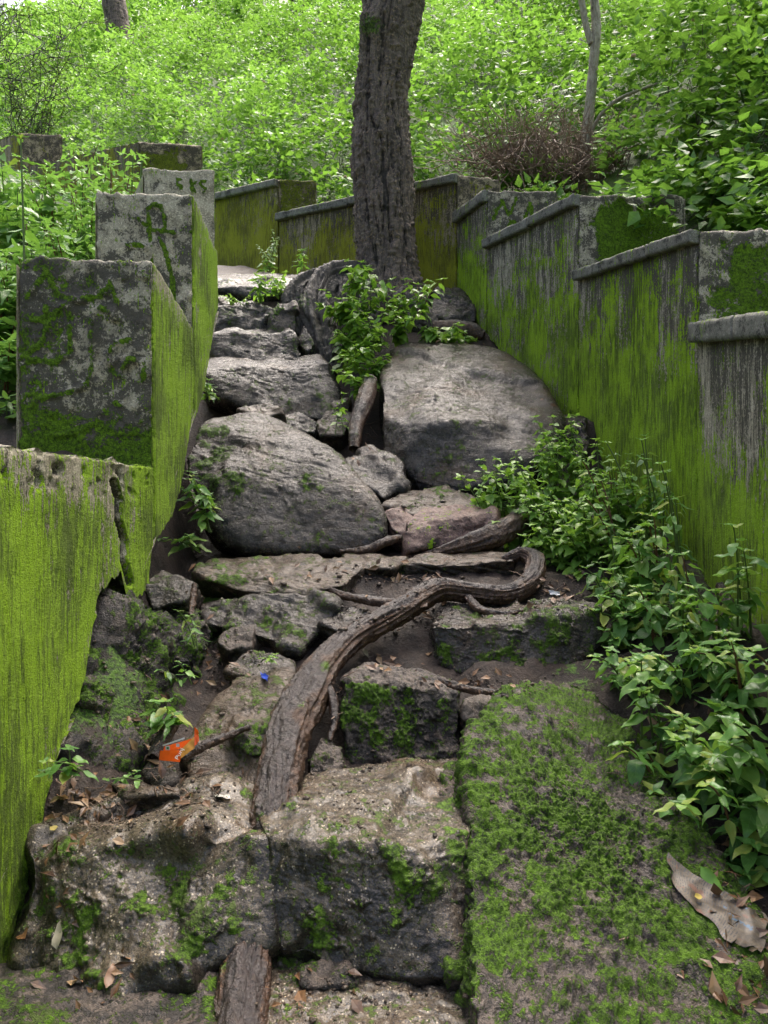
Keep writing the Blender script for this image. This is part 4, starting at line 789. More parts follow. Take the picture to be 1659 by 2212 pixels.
for i, (px, py, d, h) in enumerate(mids):
    b, tips = up_from(px, py, d, 4 if h > .1 else 2, h, .15, (0, -.14))
    plant('small-leaved plant ' + ml[i], b, tips, 'round' if i not in (3, 4) else 'small', .115 if i not in (3, 4) else .14, 6, .12, 'stem_red' if i in (3, 4) else 'stem', G1, 'small_plant', r=.003)
# right bank
G2 = 'round-leaved plants on the right bank'
rb = [(1040, 1060, 5.2), (1090, 1050, 5.15), (1140, 1070, 5.0), (1190, 1050, 5.1), (1100, 1110, 4.95), (1150, 1120, 4.85), (1200, 1110, 4.85), (1240, 1150, 4.7), (1180, 1170, 4.7), (1130, 1010, 5.3), (1210, 1000, 5.3), (1260, 1080, 4.9), (1230, 1210, 4.6), (1270, 1010, 5.1), (1320, 1040, 4.85), (1310, 1110, 4.7), (1370, 1070, 4.6), (1280, 1160, 4.6), (1340, 1180, 4.4), (1170, 960, 5.45), (1230, 960, 5.35)]
rl = ['nearest the reddish block', 'below the right face of the flat boulder', 'at the middle of the low thicket', 'under the broken rubble stone', 'just right of the short mossy root', 'overhanging the root bend', 'behind the bigger-leaved stems', 'at the lower right of the low thicket', 'directly above the root bend', 'highest against the boulder', 'touching the rubble under the wall', 'in front of the bright green wall', 'low above the root bend litter', 'right beside the rubble stone', 'below the lowest right wall edge', 'in the thick middle of the right bank', 'under the tallest herb tips', 'between thicket and broad-leaved herbs', 'deep among the broad-leaved herbs', 'peeping up before the boulder face', 'touching the dark end of the boulder']
for i, (px, py, d) in enumerate(rb):
    b = P(px + 25, py + 75, d + .05); b[2] = max(b[2] - .1, float(ground_h(b[:1], b[1:2])[0]) - .05)
    plant('round-leaved plant ' + rl[i], b, ell(px, py - 20, 52, 66, 6, d - .15, d + .15), 'small' if i % 3 else 'round', .095, 7, .25, 'stem', G2, 'small_plant', r=.003)
G3 = 'larger-leaved herbs along the foot of the right wall'
rm = [(1290, 1020, 4.75, .1), (1345, 1000, 4.6, .1), (1400, 1010, 4.4, .12), (1440, 1080, 4.15, .14), (1300, 1120, 4.5, .11), (1360, 1130, 4.2, .14), (1290, 1210, 4.2, .14), (1350, 1230, 4.0, .15), (1400, 1180, 4.0, .14), (1430, 1290, 3.7, .15), (1330, 1310, 3.85, .14), (1560, 1190, 3.5, .15),
      (1460, 1230, 3.75, .14), (1380, 1380, 3.5, .15), (1310, 1420, 3.5, .12), (1460, 1370, 3.4, .15), (1540, 1380, 3.3, .16), (1400, 1480, 3.2, .14), (1470, 1500, 3.15, .16), (1560, 1520, 3.0, .18), (1390, 1580, 3.05, .13), (1500, 1610, 2.95, .15), (1580, 1640, 2.85, .16), (1460, 1700, 2.85, .12), (1540, 1750, 2.75, .13), (1620, 1720, 2.75, .15), (1610, 1830, 2.65, .14), (1500, 1420, 3.3, .13), (1640, 1450, 3.1, .15), (1330, 1260, 3.95, .13), (1420, 1240, 3.8, .14), (1300, 1330, 3.8, .12), (1380, 1320, 3.7, .13), (1450, 1300, 3.6, .14), (1520, 1290, 3.5, .14), (1420, 1420, 3.35, .12), (1560, 1440, 3.15, .14), (1480, 1560, 3.0, .13), (1620, 1580, 2.85, .14)]
rml = ['at the left end of the herbs, under the broken wall edge', 'topping the herbs before the green wall', 'with its tip highest against the green wall', 'leaning right against the brightest moss', 'behind the round-leaved thicket', 'in the thick of the upper herbs', 'drooping its big leaves over the litter', 'with wide drooping leaves above the step block', 'at the right of the upper herbs', 'standing before the dark gap under the wall', 'just right of the wide step block', 'alone at the right edge, against the wall',
       'with leaves reaching over the broken stick', 'above the top of the mossy slab', 'touching the right end of the step block', 'in the middle of the right herbs', 'before the dark hollow at right', 'hanging over the crest of the mossy slab', 'with a dark curled leaf below it', 'bearing the broadest leaf at right', 'lowest left of the herbs on the slab', 'beside the right flank of the slab', 'near the right edge above the gully', 'with spotted leaves on the slab edge', 'above the torn paper', 'at the right edge above the torn paper', 'lowest at the right edge', 'just left of the dark hollow', 'at the right edge below the wall foot', 'filling the bank above the step block', 'low before the bright moss', 'spilling over the right end of the step block', 'in the heart of the right bank', 'under the leaning herb by the moss', 'reaching toward the broken stick', 'over the crest of the mossy slab', 'inside the dark hollow at right', 'low beside the slab flank', 'filling the right edge of the gully']
for i, (px, py, d, sz) in enumerate(rm):
    b = P(px + 40, py + 150, d + .12); gz = float(ground_h(b[:1], b[1:2])[0]); b[2] = gz - .03 if gz > b[2] - .35 else b[2] - .1
    k = 'lance' if i % 3 == 0 else 'ovate'
    plant('broad-leaved herb ' + rml[i], b, ell(px, py - (35 if i < 9 else 0), 55, 62, 3 if i < 18 or i > 28 else 2, d - .2, d + .12), k, sz * (.85 if i < 18 or i > 28 else .98), 5, .2, 'stem' if i % 4 else 'stem_red', G3, 'leafy_herb', droop=.35)
# left side
for px, py, d, n, h, sp, kd, sz, nd, lab in [
    (450, 1150, 4.8, 5, .34, .12, 'lance', .125, 5, 'bushy herb between the left wall and the big left boulder'), (420, 1190, 4.7, 3, .1, .1, 'ovate', .11, 3, 'low yellowish herb under the bushy herb by the left wall'),
    (455, 870, 6.1, 4, .26, .1, 'lance', .11, 4, 'narrow-leaved herb at the wall corner above the left boulder'), (425, 1395, 3.65, 2, .16, .04, 'strap', .07, 4, 'pale lobed-leaf weed above the dead leaf heap'),
    (370, 1585, 3.15, 3, .14, .06, 'lance', .11, 3, 'long-leaved weed arching above the orange wrapper'), (400, 1480, 3.4, 2, .1, .05, 'lance', .06, 3, 'small weed over the dead leaf heap'),
    (165, 1680, 2.75, 3, .09, .05, 'ovate', .075, 2, 'seedling at the foot of the bright green wall'), (265, 1690, 2.88, 2, .05, .05, 'ovate', .045, 2, 'tiny seedling in the dirt left of the grey stone'),
    (585, 1430, 3.62, 2, .05, .03, 'small', .045, 2, 'tiny pale seedling beside the wedge of grey rock'), (735, 940, 6.15, 2, .3, .05, 'small', .085, 4, 'small sprout in the dark cleft between the boulders'),
    (560, 655, 8.1, 5, .3, .16, 'small', .12, 4, 'leafy sprig growing under the top slab'), (600, 640, 8.2, 4, .22, .14, 'small', .1, 4, 'reddish-stemmed sprig at the right end of the top slab'),
    (520, 665, 8.05, 5, .08, .14, 'round', .045, 4, 'low ferny tuft in the niche under the top slab'), (575, 585, 8.9, 5, .38, .09, 'frost', .05, 9, 'frosted grey-green tuft against the rear wall'),
    (658, 590, 8.8, 2, .3, .04, 'lance', .12, 4, 'upright dark sprig before the rear wall'), (572, 590, 8.8, 3, .16, .1, 'ovate', .11, 2, 'big-leaved seedling at the base of the frosted tuft'),
    (1160, 690, 7.6, 1, .03, .02, 'small', .03, 1, 'speck of green on the ledge under the right wall')]:
    b, tips = up_from(px, py, d, n, h, sp, (0, -.05)); plant(lab, b, tips, kd, sz, nd, .25, 'stem', None, 'small_plant', r=.003, droop=.2)
# pale herbs behind the left wall
G4 = 'pale herbs crowding behind the left wall'
lh_ = [(15, 560, 5.2), (70, 520, 5.6), (130, 490, 6.0), (185, 470, 6.3), (40, 450, 6.4), (110, 420, 6.8), (180, 400, 7.2), (240, 400, 7.6), (20, 380, 7.2), (80, 380, 7.6), (8, 660, 4.9), (5, 770, 4.6), (5, 880, 4.5), (150, 365, 8), (285, 385, 8.2), (30, 600, 5.0), (80, 570, 5.2), (135, 540, 5.5), (170, 530, 5.9), (15, 640, 4.8), (220, 360, 8.6)]
ll = ['at the left edge above the first block', 'above the left end of the first block', 'left of the scratched R block', 'touching the left side of the R block', 'farther back at the left edge', 'in the middle of the pale herbs', 'behind the top of the R block', 'left of the third block', 'near the far corner block at the left edge', 'below the far corner block', 'at the left edge beside the first block', 'at the left edge, halfway down the first block', 'lowest, at the left edge above the wall top', 'in front of the tall corner block', 'close under the corner block', 'low at the left edge', 'directly above the first block', 'between the first and the R block', 'filling the gap beside the R block', 'peeping out left of the first block', 'under the left face of the corner block']
for i, (px, py, d) in enumerate(lh_):
    b = gbase(px, d + .1); b[2] = min(b[2], P(px, py, d)[2] - .25)
    tips = [P(px + rng.normal() * 28, py - rng.uniform(-20, 55), d + rng.normal() * .2) for _ in range(5)]
    plant('pale green herb ' + ll[i], b, tips, 'pale', .19, 7, .35, 'stem_red' if i % 2 else 'stem', G4, 'leafy_herb', droop=.15)
b = gbase(60, 4.9); plant('tall yellow-green shoot rising above the pale herbs at the far left', b, [P(45, 300, 4.9)], 'ovate', .15, 4, .6, 'stem', None, 'leafy_plant', bend=.1)
# broad-leaved shrubs upper right
G5 = 'broad-leaved shrubs at the upper right'
sh = [(1600, 150, 7.6, 90, 120), (1560, 300, 7.4, 110, 90), (1460, 330, 8.0, 80, 70), (1620, 380, 6.6, 80, 80), (1520, 420, 7.0, 90, 50), (1640, 60, 8.4, 60, 90), (1400, 400, 8.4, 60, 50), (1480, 210, 8.6, 60, 70), (1600, 460, 6.0, 70, 40)]
shl = ['at the right edge below the top corner', 'dark-leaved, in the middle of the right shrubs', 'left of the right shrubs, beside the dark hole', 'at the right edge above the wall', 'just above the second right block', 'in the top right corner', 'behind the moss-faced right block', 'upper left of the right shrubs', 'hanging low over the nearest right block']
for i, (px, py, d, rx, ry) in enumerate(sh):
    b = gbase(px + 20, d + .5); tips = ell(px, py, rx, ry, 8, d - .4, d + .5)
    plant('broad-leaved shrub ' + shl[i], b, tips, 'broad', .19 if i != 7 else .15, 6, .45, 'stem', G5, 'shrub', 'shrub', r=.006, droop=.35, top=5)

# ------------------------------------------------------------------ hillside undergrowth
def undergrowth():
    pos, dr, up, sz, tn = [], [], [], [], []; fl = []; sp = []
    y = 5.6
    cen = []
    while y < 56:
        st = .76 + .02 * y; x = -y * .50 - 1.0
        while x < y * .50 + 1.0:
            cen.append((x + rng.uniform(-.4, .4) * st, y + rng.uniform(-.4, .4) * st)); x += st
        y += st
    for yy in np.arange(2.4, 11.5, .62):
        for x in np.arange(-6.5, -2.6, .62):
            if x > -yy * .6 - 1.2 and (x < -2.4 or yy < 5.6 or x < -3.4): cen.append((x + rng.uniform(-.2, .2), yy + rng.uniform(-.2, .2)))
    for x, yy in cen:
        d, zt, out = path_near(np.array([x]), np.array([yy]))
        low = (not out[0]) and yy < 11.7 and x < -2.0 and (yy < 5.8 or x < -3.2 - .25 * max(0, yy - 8))
        if not low and ((not out[0] and (yy < 11.5 or x > -3.6 or d[0] < 1.5)) or d[0] < 1.0 or (yy < 9 and x < 2.2)): continue
        z = float(ground_h(np.array([x]), np.array([yy]))[0]); qx, qy = CX + x / yy * F, CY + (EYE - z) / yy * F
        if yy > 28 and (x > -5 or rng.random() < .3): continue
        hole = math.exp(-((qx - 1225) / 105) ** 2 - ((qy - 385) / 85) ** 2)
        if rng.random() < hole * 1.1: continue
        r = rng.uniform(.48, .9) * (1 + .014 * yy); h = rng.uniform(.6, 1.7) * (1.25 if d[0] > 2 else .8) * (1 - .6 * hole); n = int(rng.uniform(105, 145) * (1 if yy < 26 else .5))
        if 1150 < qx < 1360 and yy < SAP + 1.4: h *= .3; r *= .6; n = int(n * .5)
        if low: r, h, n = rng.uniform(.3, .45), rng.uniform(.15, .3), 34
        elif not out[0] and yy < 18: h *= .3
        a = rdir(n, .55); a[:, 2] = np.abs(a[:, 2]) ** .8; c = np.array([x, yy, z + .15]); q = rng.uniform(.68, 1.08, n)[:, None]
        tip = c + a * q * np.array([r, r, h]); base_t = np.clip(rng.normal(.5, .26) + .12 * math.sin(x * 1.3) - .15 * (d[0] < 2) + .02 * (yy - 12), 0.05, .95)  # bush tint grows lighter uphill, putting the sunlit slope into leaf colour
        m = 5; T = np.repeat(tip, m, 0); ax = np.repeat(a, m, 0)
        dd = rdir(n * m) ; dd[:, 2] = dd[:, 2] * .35 - .08; dd += ax * .45
        pos.append(T + rng.normal(size=T.shape) * .05); dr.append(dd); up.append(np.array([0, -.35, 1.]) + rng.normal(size=T.shape) * .35)
        sz.append(rng.uniform(.07, .15, n * m) * (1.1 if yy < 13 else 1 if yy < 26 else 2.0)); tn.append(np.clip(base_t + rng.normal(size=n * m) * .16 + .3 * (np.repeat(q[:, 0], m) - .85), 0, 1))  # leaves deeper in a bush tinted darker, painting its inner shade
        if rng.random() < .75:
            k = rng.integers(0, n, 2); fl.append(tip[k] + a[k] * .08)
        k = rng.integers(0, n, 7)
        for kk in k: sp.append((c, tip[kk] * 1.0))
    pos, dr, up, sz, tn = map(np.concatenate, (pos, dr, up, sz, tn))
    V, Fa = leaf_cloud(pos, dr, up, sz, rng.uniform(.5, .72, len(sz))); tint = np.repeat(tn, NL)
    # stems as thin three-sided rods
    A = np.array([s[0] for s in sp]) + rng.normal(size=(len(sp), 3)) * .12; B = np.array([s[1] for s in sp]); n = len(A); t0 = len(V)
    w = .006; o1, o2, o3 = np.array([w, 0, 0]), np.array([-w, w, 0]), np.array([-w, -w, 0])
    SV = np.stack([A + o1, A + o2, A + o3, B], 1).reshape(-1, 3); SF = (np.array([(0, 1, 3), (1, 2, 3), (2, 0, 3)])[None] + 4 * np.arange(n)[:, None, None]).reshape(-1, 3) + t0
    # flower heads: little domes
    bs, bf = ico(1); FC = np.concatenate(fl); FV = (FC[:, None] + bs[None] * np.array([.03, .03, .02])).reshape(-1, 3); f0 = t0 + len(SV)
    FF = (bf[None] + len(bs) * np.arange(len(FC))[:, None, None]).reshape(-1, 3) + f0
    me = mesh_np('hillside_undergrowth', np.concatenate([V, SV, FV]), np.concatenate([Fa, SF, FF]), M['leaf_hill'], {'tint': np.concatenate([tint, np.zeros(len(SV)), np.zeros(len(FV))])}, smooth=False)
    me.materials.append(M['twig']); me.materials.append(M['flower'])
    mi = np.zeros(len(Fa) + len(SF) + len(FF), np.int32); mi[len(Fa):len(Fa) + len(SF)] = 1; mi[len(Fa) + len(SF):] = 2; me.polygons.foreach_set('material_index', mi)
    o = obj('hillside_undergrowth', me); o['kind'] = 'stuff'; tag(o, 'bright green flowering undergrowth covering the whole hillside', 'undergrowth')
    return len(Fa)
undergrowth()

def rods(paths, r, mat, attr=True):
    Vs, Fs, n = [], [], 0
    for q in paths:
        V, Fa, *_ = tube(np.asarray(q), np.linspace(r, r * .4, len(q)), 3); Vs.append(V); Fs.append(Fa + n); n += len(V)
    V = np.concatenate(Vs); return V, np.concatenate(Fs)
def twigline(a, b, wob, n=7):
    s = np.linspace(0, 1, n)[:, None]; q = a + (b - a) * s; w = np.cumsum(rng.normal(size=(n, 3)) * wob, 0); return q + w - s * w[-1]
# dry tangle round the sapling
base = P(1230, 395, SAP); tb_ = thing('dry_brush', 'tangle of dry brown stems round the sapling on the hillside', 'brushwood', base)
ps = [twigline(P(q_ + rng.normal() * 20, 400 - abs(q_ - 1230) * .25 + rng.normal() * 15, SAP + rng.uniform(-.8, .5)), P(q_ + rng.normal() * 75, rng.uniform(215, 360), SAP + rng.uniform(-1.2, .6)), .08) for q_ in rng.uniform(1050, 1345, 430)]
V, Fa = rods(ps, .009, 'twig'); o = obj('stems', mesh_np('stems', V - base, Fa, M['twig'], {'height': np.full(len(V), .8), 'clump': 0 * V[:, 0]}), tb_); o['kind'] = 'stuff'
# dark twiggy shrub top left
base = gbase(40, 18.0); ts = thing('twiggy_shrub', 'dark twiggy shrub with dull leaves in the top left corner', 'shrub', base)
ps, tp = [], []
for i in range(7):
    e = P(rng.uniform(-20, 190), rng.uniform(-40, 170), rng.uniform(17.2, 18.8)); l1 = twigline(base + rng.normal(size=3) * .15, e, .05, 10); ps.append(l1)
    for k in range(12):
        a = l1[rng.integers(3, 10)]; l2 = twigline(a, a + rng.normal(size=3) * np.array([.55, .4, .4]) + np.array([0, 0, .15]), .03, 6); ps.append(l2)
        for m_ in range(3): a2 = l2[rng.integers(1, 6)]; l3 = twigline(a2, a2 + rng.normal(size=3) * .28, .03, 4); ps.append(l3); tp.append(l3)
V, Fa = rods(ps, .012, 'dark_twig'); obj('branches', mesh_np('branches', V - base, Fa, M['dark_twig'], {'height': np.full(len(V), .8), 'clump': 0 * V[:, 0]}), ts)['kind'] = 'stuff'
p = np.concatenate(tp)[rng.integers(0, len(tp) * 4, 3200)] + rng.normal(size=(3200, 3)) * .05
V, Fa = leaf_cloud(p, rdir(3200, -.2), rdir(3200, 1.), rng.uniform(.05, .1, 3200), np.full(3200, .45)); obj('foliage', mesh_np('foliage', V - base, Fa, M['leaf_dark'], {'tint': np.repeat(rng.random(3200), NL)}, smooth=False), ts)['kind'] = 'stuff'

# ------------------------------------------------------------------ litter
def litter():
    spots = [(470, 1440, 45, 40, 34), (200, 1740, 90, 70, 60), (420, 1720, 70, 40, 30), (880, 1240, 110, 20, 36), (1200, 1265, 50, 25, 24), (1590, 1960, 60, 110, 46), (1600, 2140, 60, 50, 40), (780, 960, 25, 30, 16), (850, 1440, 60, 30, 10), (120, 1900, 40, 90, 16), (980, 750, 60, 15, 14), (440, 1290, 40, 60, 16), (1180, 850, 40, 50, 10), (200, 2110, 120, 60, 14), (20, 850, 10, 60, 10), (1000, 1480, 120, 25, 26), (900, 1330, 80, 40, 18), (1150, 1300, 90, 20, 16), (330, 1600, 60, 60, 20), (700, 1250, 120, 20, 14), (1480, 1550, 90, 120, 24), (700, 2150, 200, 40, 8), (560, 1180, 120, 12, 12)]
    pos, dr, up = [], [], []
    for cx, cy, rx, ry, n in spots:
        for _ in range(n):
            q, nr = hit(cx + rng.normal() * rx * .6, cy + rng.normal() * ry * .6)
            if nr[2] < .35: continue
            pos.append(q + nr * .008); nr = nr + rng.normal(size=3) * .35
            d = rng.normal(size=3); d -= nr * (d @ nr) / (nr @ nr); dr.append(d); up.append(nr)
    n = len(pos); sz = rng.uniform(.025, .075, n); V, Fa = leaf_cloud(np.array(pos), np.array(dr), np.array(up), sz, rng.uniform(.3, .6, n))
    o = obj('leaf_litter', mesh_np('leaf_litter', V, Fa, M['leaf_dry'], {'tint': np.repeat(rng.random(n) ** 1.3, NL)}, smooth=False)); o['kind'] = 'stuff'
    tag(o, 'scattered dead brown leaves lying in the dirt between the stones', 'leaf litter')
litter()
def pebbles():
    base, Fb = ico(1); Vs, Fs = [], []; n = 0; A = []
    for cx, cy, rx, ry, k in [(230, 1740, 110, 60, 130), (430, 1720, 90, 30, 70), (860, 1250, 130, 22, 120), (780, 1330, 60, 25, 40), (330, 1560, 60, 90, 70), (300, 1450, 60, 60, 50), (1590, 1900, 70, 200, 90), (1450, 1330, 120, 80, 60), (790, 1720, 160, 60, 110), (300, 1780, 130, 20, 60), (760, 2140, 160, 50, 90), (430, 1180, 40, 30, 30), (870, 1080, 60, 20, 30), (1150, 1280, 80, 20, 40), (200, 1560, 30, 80, 40), (1050, 1480, 120, 22, 120), (930, 1340, 70, 30, 60), (480, 1430, 50, 50, 60), (1300, 1300, 60, 30, 50)]:
        for _ in range(k):
            q, nr = hit(cx + rng.normal() * rx * .7, cy + rng.normal() * ry * .7)
            if nr[2] < .3: continue
            r = rng.uniform(.0025, .0065) * (2.0 if rng.random() < .12 else 1) * (1 if cy > 1400 else 1.5)
            sc = np.array([rng.uniform(.7, 1.4), rng.uniform(.7, 1.4), rng.uniform(.5, .9)]) * r; v = base * sc * (1 + .35 * rng.normal(size=(len(base), 1)) * .5); Vs.append(v + q + nr * r * .25); Fs.append(Fb + n); n += len(base)
    V = np.concatenate(Vs); z = np.zeros(len(V)); o = obj('loose_gravel', mesh_np('loose_gravel', V, np.concatenate(Fs), M['rock_warm'], {'moss': z - .5, 'clump': z - .5, 'stain': np.repeat(rng.uniform(-.3, .5, len(Vs)), len(base))})); o['kind'] = 'stuff'
    tag(o, 'loose gravel and crumbs of stone scattered over dirt and steps', 'gravel')
pebbles()
def rootlets():
    ps = []
    for cx, cy, rx, ry, k in [(230, 1740, 100, 60, 22), (430, 1700, 60, 40, 12), (880, 1245, 110, 20, 22), (330, 1560, 50, 80, 16), (1580, 1850, 60, 200, 26), (1180, 1270, 50, 20, 10), (790, 940, 25, 30, 14), (720, 1530, 15, 60, 14), (1450, 1350, 90, 60, 14), (480, 1430, 40, 30, 10), (1350, 1700, 80, 200, 10)]:
        for _ in range(k):
            x, y = cx + rng.normal() * rx * .6, cy + rng.normal() * ry * .6; a, n1 = hit(x, y); ang = rng.uniform(0, 6.28); L = rng.uniform(15, 45); b, n2 = hit(x + math.cos(ang) * L, y + math.sin(ang) * L * .6)
            if np.linalg.norm(a - b) < .35 and min(n1[2], n2[2]) > .25: ps.append(twigline(a + n1 * .006, b + n2 * .008, .006, 6))
    V, Fa = rods(ps, .0035, 'twig'); o = obj('fallen_twigs', mesh_np('fallen_twigs', V, Fa, M['twig'], {'height': np.full(len(V), .8), 'clump': 0 * V[:, 0]})); o['kind'] = 'stuff'
    tag(o, 'thin fallen twigs and rootlets strewn over the dirt', 'twigs')
rootlets()

# ------------------------------------------------------------------ rubbish and single fallen leaves
def sheet(name, corners, nu, nv, mat, wob, parent=None, loc=None, seed=0, thick=.0015):
    """crumpled sheet through four 3D corners, with real thickness"""
    a, b, c, d = [np.array(x) for x in corners]; u, v = np.meshgrid(np.linspace(0, 1, nu + 1), np.linspace(0, 1, nv + 1), indexing='ij'); u, v = u.ravel()[:, None], v.ravel()[:, None]
    V = a * (1 - u) * (1 - v) + b * u * (1 - v) + c * u * v + d * (1 - u) * v; n = np.cross(b - a, d - a); n /= np.linalg.norm(n); L = np.linalg.norm(b - a)
    q = V / L * 3 + seed; h = fbm(q, 3) + .6 * (ridge(q * .8 + 5, 2) - .5); V = V + n * (h * wob)[:, None]; V += .12 * wob * np.stack([fbm(q + 9, 2), fbm(q + 19, 2), 0 * h], 1)
    m = nv + 1; i, j = np.meshgrid(np.arange(nu), np.arange(nv), indexing='ij'); k = (i * m + j).ravel(); Fa = np.stack([k, k + m, k + m + 1, k + 1], 1)
    N_ = len(V); V2 = V - n * thick; Fa = np.concatenate([Fa, Fa[:, ::-1] + N_]); V = np.concatenate([V, V2]); uv = np.concatenate([np.concatenate([u, v], 1)] * 2)
    loc = V.mean(0) if loc is None else np.array(loc)
    return obj(name, mesh_np(name, V - loc, Fa, mat if not isinstance(mat, str) else M[mat], uv=uv), parent, None if parent else loc), n

def news_mat():
    t = NT('soaked_newsprint'); uvn = t.n('ShaderNodeUVMap'); s = t.n('ShaderNodeSeparateXYZ'); t.l(uvn.outputs[0], s.inputs[0]); p = t.pos()
    rows = t.math('SINE', t.math('MULTIPLY', s.outputs[0], 190)); cols = t.math('SINE', t.math('MULTIPLY', s.outputs[1], 26)); wd = t.noise(p, 160, 2, .7)
    ink = t.math('MULTIPLY', t.math('MULTIPLY', t.step(rows, -.1, .3), t.step(cols, -.85, -.6)), t.step(wd, .42, .5))
    col = t.mix(t.step(t.noise(p, 14, 5, .7), .4, .65), (.075, .055, .036), (.17, .14, .105)); col = t.mix(t.math('MULTIPLY', ink, .8), col, (.05, .05, .06))
    pt = t.noise(p, 22, 3); col = t.mix(t.math('MULTIPLY', t.step(pt, .62, .66), .7), col, (.06, .16, .28)); col = t.mix(t.math('MULTIPLY', t.step(pt, .38, .34), .6), col, (.20, .08, .05))
    t.l(col, t.b.inputs['Base Color']); t.b.inputs['Roughness'].default_value = .55; return t.m
M['news'] = news_mat()
def on(px, py, h=.006): q, n = hit(px, py); return q + n * h
def drape(name, label, cat, quad, nu, nv, mat, lift, wob, seed):
    a, b, c, d = [np.array(q, float) for q in quad]; V = np.zeros((nu + 1, nv + 1, 3))
    for i in range(nu + 1):
        for j in range(nv + 1):
            u, v = i / nu, j / nv; q = a * (1 - u) * (1 - v) + b * u * (1 - v) + c * u * v + d * (1 - u) * v
            q = q + 7 * np.array([math.sin(u * 17 + seed) + math.sin(v * 9 + seed), math.sin(u * 11 + seed * 2)]) * (1 if min(u, v, 1 - u, 1 - v) < .01 else .3); V[i, j] = hit(*q)[0]
    for _ in range(14): W_ = V.copy(); W_[1:-1, 1:-1] = (V[:-2, 1:-1] + V[2:, 1:-1] + V[1:-1, :-2] + V[1:-1, 2:] + V[1:-1, 1:-1]) / 5; W_[1:-1, [0, -1]] = (V[:-2, [0, -1]] + V[2:, [0, -1]] + V[1:-1, [0, -1]]) / 3; W_[[0, -1], 1:-1] = (V[[0, -1], :-2] + V[[0, -1], 2:] + V[[0, -1], 1:-1]) / 3; V = W_
    V = V.reshape(-1, 3); q = V * 14 + seed; V = V + np.array([0, -.3, 1.]) * (lift + wob * (fbm(q, 3) + .7 * ridge(q * .6, 2)))[:, None]
    u, v = np.meshgrid(np.linspace(0, 1, nu + 1), np.linspace(0, 1, nv + 1), indexing='ij'); uv = np.stack([u.ravel(), v.ravel()], 1)
    m = nv + 1; i, j = np.meshgrid(np.arange(nu), np.arange(nv), indexing='ij'); k = (i * m + j).ravel(); Fa = np.stack([k, k + m, k + m + 1, k + 1], 1); N_ = len(V)
    V = np.concatenate([V, V - np.array([0, 0, .0015])]); Fa = np.concatenate([Fa, Fa[:, ::-1] + N_]); loc = V.mean(0)
    return tag(obj(name, mesh_np(name, V - loc, Fa, M[mat], uv=np.concatenate([uv, uv])), None, loc), label, cat)
drape('torn_newspaper', 'torn soaked newspaper page lying on the mossy slab at the lower right', 'newspaper', [(1430, 1850), (1620, 1975), (1585, 2040), (1450, 1910)], 46, 18, 'news', .008, .009, 2)
drape('torn_newspaper', 'smaller crumpled newspaper scrap at the right edge beside the torn page', 'newspaper', [(1590, 1960), (1655, 1990), (1650, 2060), (1585, 2050)], 20, 16, 'news', .012, .012, 8)
def lay_leaf(label, px, py, ax, ay, size, kind, mat, lift=.02):
    a, n = hit(px, py); b, _ = hit(ax, ay); me = random.choice(LV[kind]).copy(); me.materials.clear(); me.materials.append(mat)
    y = Vector(b - a).normalized(); x = y.cross(Vector(n)).normalized(); z = x.cross(y); o = obj('fallen_leaf', me)
    o.matrix_basis = Matrix.Translation(Vector(a + n * lift)) @ Matrix((x, y, z)).transposed().to_4x4() @ Matrix.Diagonal((size, size, size, 1)); tag(o, label, 'leaf')
yl = plain('yellowed_leaf', (.55, .42, .10), .5); gl = plain('fresh_fallen_leaf', (.16, .33, .04), .4); br = plain('brown_leaf', (.16, .08, .035), .45); gy = plain('grey_dry_leaf', (.26, .24, .17), .6)
lay_leaf('fresh green lance-shaped leaf fallen on the newspaper', 1525, 1880, 1578, 1955, .13, 'lance', gl, .03)
lay_leaf('small round yellow leaf at the lower edge of the newspaper', 1485, 1945, 1510, 1945, .03, 'round', yl, .03)
lay_leaf('pale yellowed leaf at the bottom left against the lowest step', 128, 2060, 132, 1995, .09, 'lance', gy)
lay_leaf('pale leaf lying beneath the bend of the root', 785, 1408, 800, 1430, .07, 'lance', gy)
lay_leaf('yellow leaf in the dirt at the foot of the left wall', 105, 1800, 130, 1785, .04, 'ovate', yl)
lay_leaf('curled brown leaf at the bottom left near the wall foot', 60, 2030, 45, 1980, .11, 'lance', br)
lay_leaf('brown leaf hanging on the front of the lowest step', 230, 2130, 245, 2085, .09, 'lance', br)
lay_leaf('dry tan leaf lying on the upper bend of the root', 735, 1490, 765, 1482, .05, 'ovate', br, .012)
lay_leaf('reddish brown leaf beside the square step top', 845, 1425, 860, 1445, .06, 'ovate', br)
# orange snack wrapper
wl = P(385, 1620, 2.99); wr = thing('snack_wrapper', 'crumpled orange snack wrapper lying in the dirt left of the root', 'wrapper', wl)
c0 = [P(343, 1642, 2.97), P(388, 1646, 2.93), P(391, 1620, 2.95), P(346, 1622, 2.99)]
fr, nfr = sheet('front_panel', c0, 10, 6, 'orange', .003, wr, wl, 1)
sheet('back_panel', [P(352, 1624, 3.03), P(425, 1612, 3.0), P(428, 1592, 3.02), P(356, 1612, 3.05)], 16, 6, 'orange', .004, wr, wl, 3)
sheet('printed_band', [P(388, 1640, 2.945), P(420, 1616, 2.97), P(430, 1580, 3.0), P(392, 1618, 2.96)], 12, 8, 'yellow_foil', .005, wr, wl, 6)
sheet('torn_flap', [P(420, 1612, 2.97), P(430, 1600, 2.98), P(428, 1578, 2.99), P(420, 1570, 3.0)], 6, 6, 'orange', .004, wr, wl, 9)
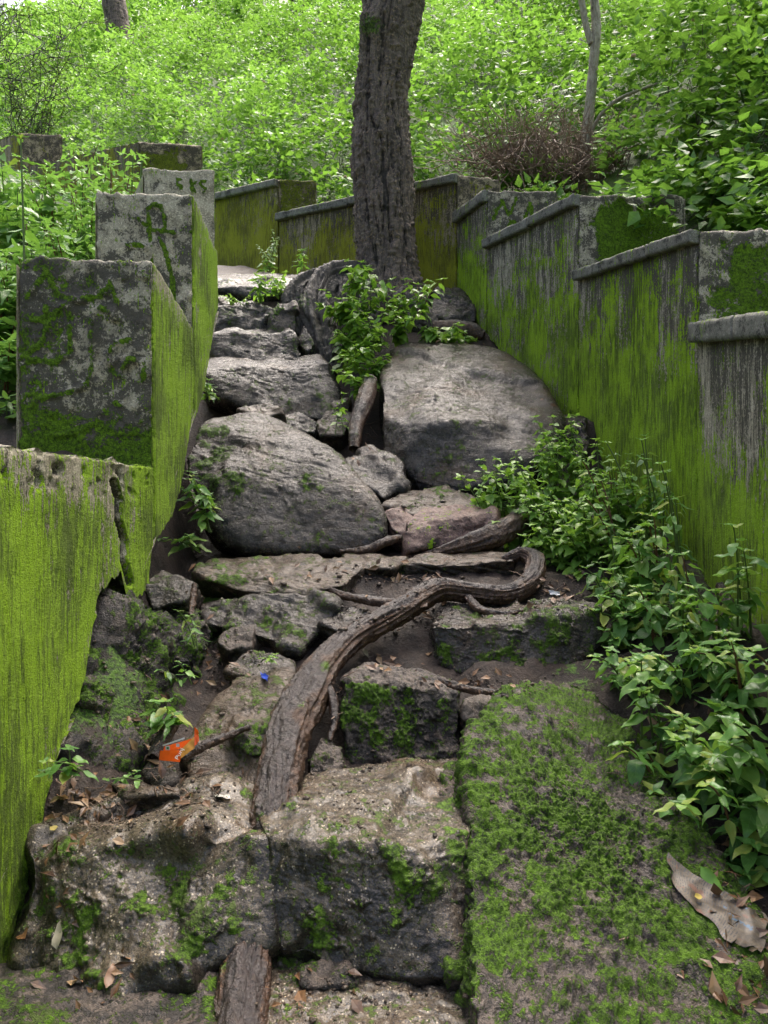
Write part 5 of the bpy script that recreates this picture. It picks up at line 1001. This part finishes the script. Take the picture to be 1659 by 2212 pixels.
sheet('edge_strip', [P(352, 1612, 3.03), P(398, 1596, 3.02), P(398, 1593, 3.022), P(352, 1609, 3.032)], 8, 2, 'white', .001, wr, wl, 11)
cu = bpy.data.curves.new('lettering', 'FONT'); cu.body = 'Punj'; cu.size = .026; cu.extrude = .0004; to = bpy.data.objects.new('lettering', cu)
COL.objects.link(to); bpy.context.view_layer.update(); me = bpy.data.meshes.new_from_object(to.evaluated_get(bpy.context.evaluated_depsgraph_get())); bpy.data.objects.remove(to)
me.materials.clear(); me.materials.append(M['white']); lt = obj('lettering', me, wr)
u = Vector(c0[1] - c0[0]).normalized(); vv = Vector(c0[3] - c0[0]).normalized(); nz = u.cross(vv).normalized(); vv = nz.cross(u)
xax = (vv * .9 + u * .25).normalized(); yax = nz.cross(xax)
lt.matrix_basis = Matrix.Translation(Vector(P(386, 1643, 2.925)) + nz * .006 - Vector(wl)) @ Matrix((xax, yax, nz)).transposed().to_4x4()
for nm, m_, px, py, s_ in (('label_square', 'white', 362, 1616, .008), ('label_dot', 'green_print', 362, 1616, .004), ('label_square', 'white', 384, 1610, .006)):
    q = P(px, py, 3.01 if nm != 'label_dot' else 3.005); sheet(nm, [q + np.array(k) * s_ for k in ((-1, 0, -1), (1, 0, -1), (1, 0, 1), (-1, 0, 1))], 2, 2, m_, .0, wr, wl)
o, _ = sheet('plastic_scrap', [on(560, 1455, .01), on(582, 1462, .01), on(580, 1480, .02), on(570, 1470, .02)], 8, 6, 'blue', .012, seed=4); tag(o, 'torn scrap of blue plastic on the slanting brown rock', 'litter')
o, _ = sheet('paper_scrap', [on(1184, 1276, .006), on(1208, 1279, .006), on(1210, 1288, .008), on(1188, 1287, .008)], 10, 8, 'white', .012, seed=5); tag(o, 'white paper scrap in the litter right of the root bend', 'litter')
o, _ = sheet('foil_scrap', [on(462, 1712, .01), on(495, 1722, .01), on(500, 1735, .012), on(466, 1726, .012)], 12, 8, 'silver', .009, seed=7); tag(o, 'crumpled silvery foil scrap left of the root foot', 'litter')
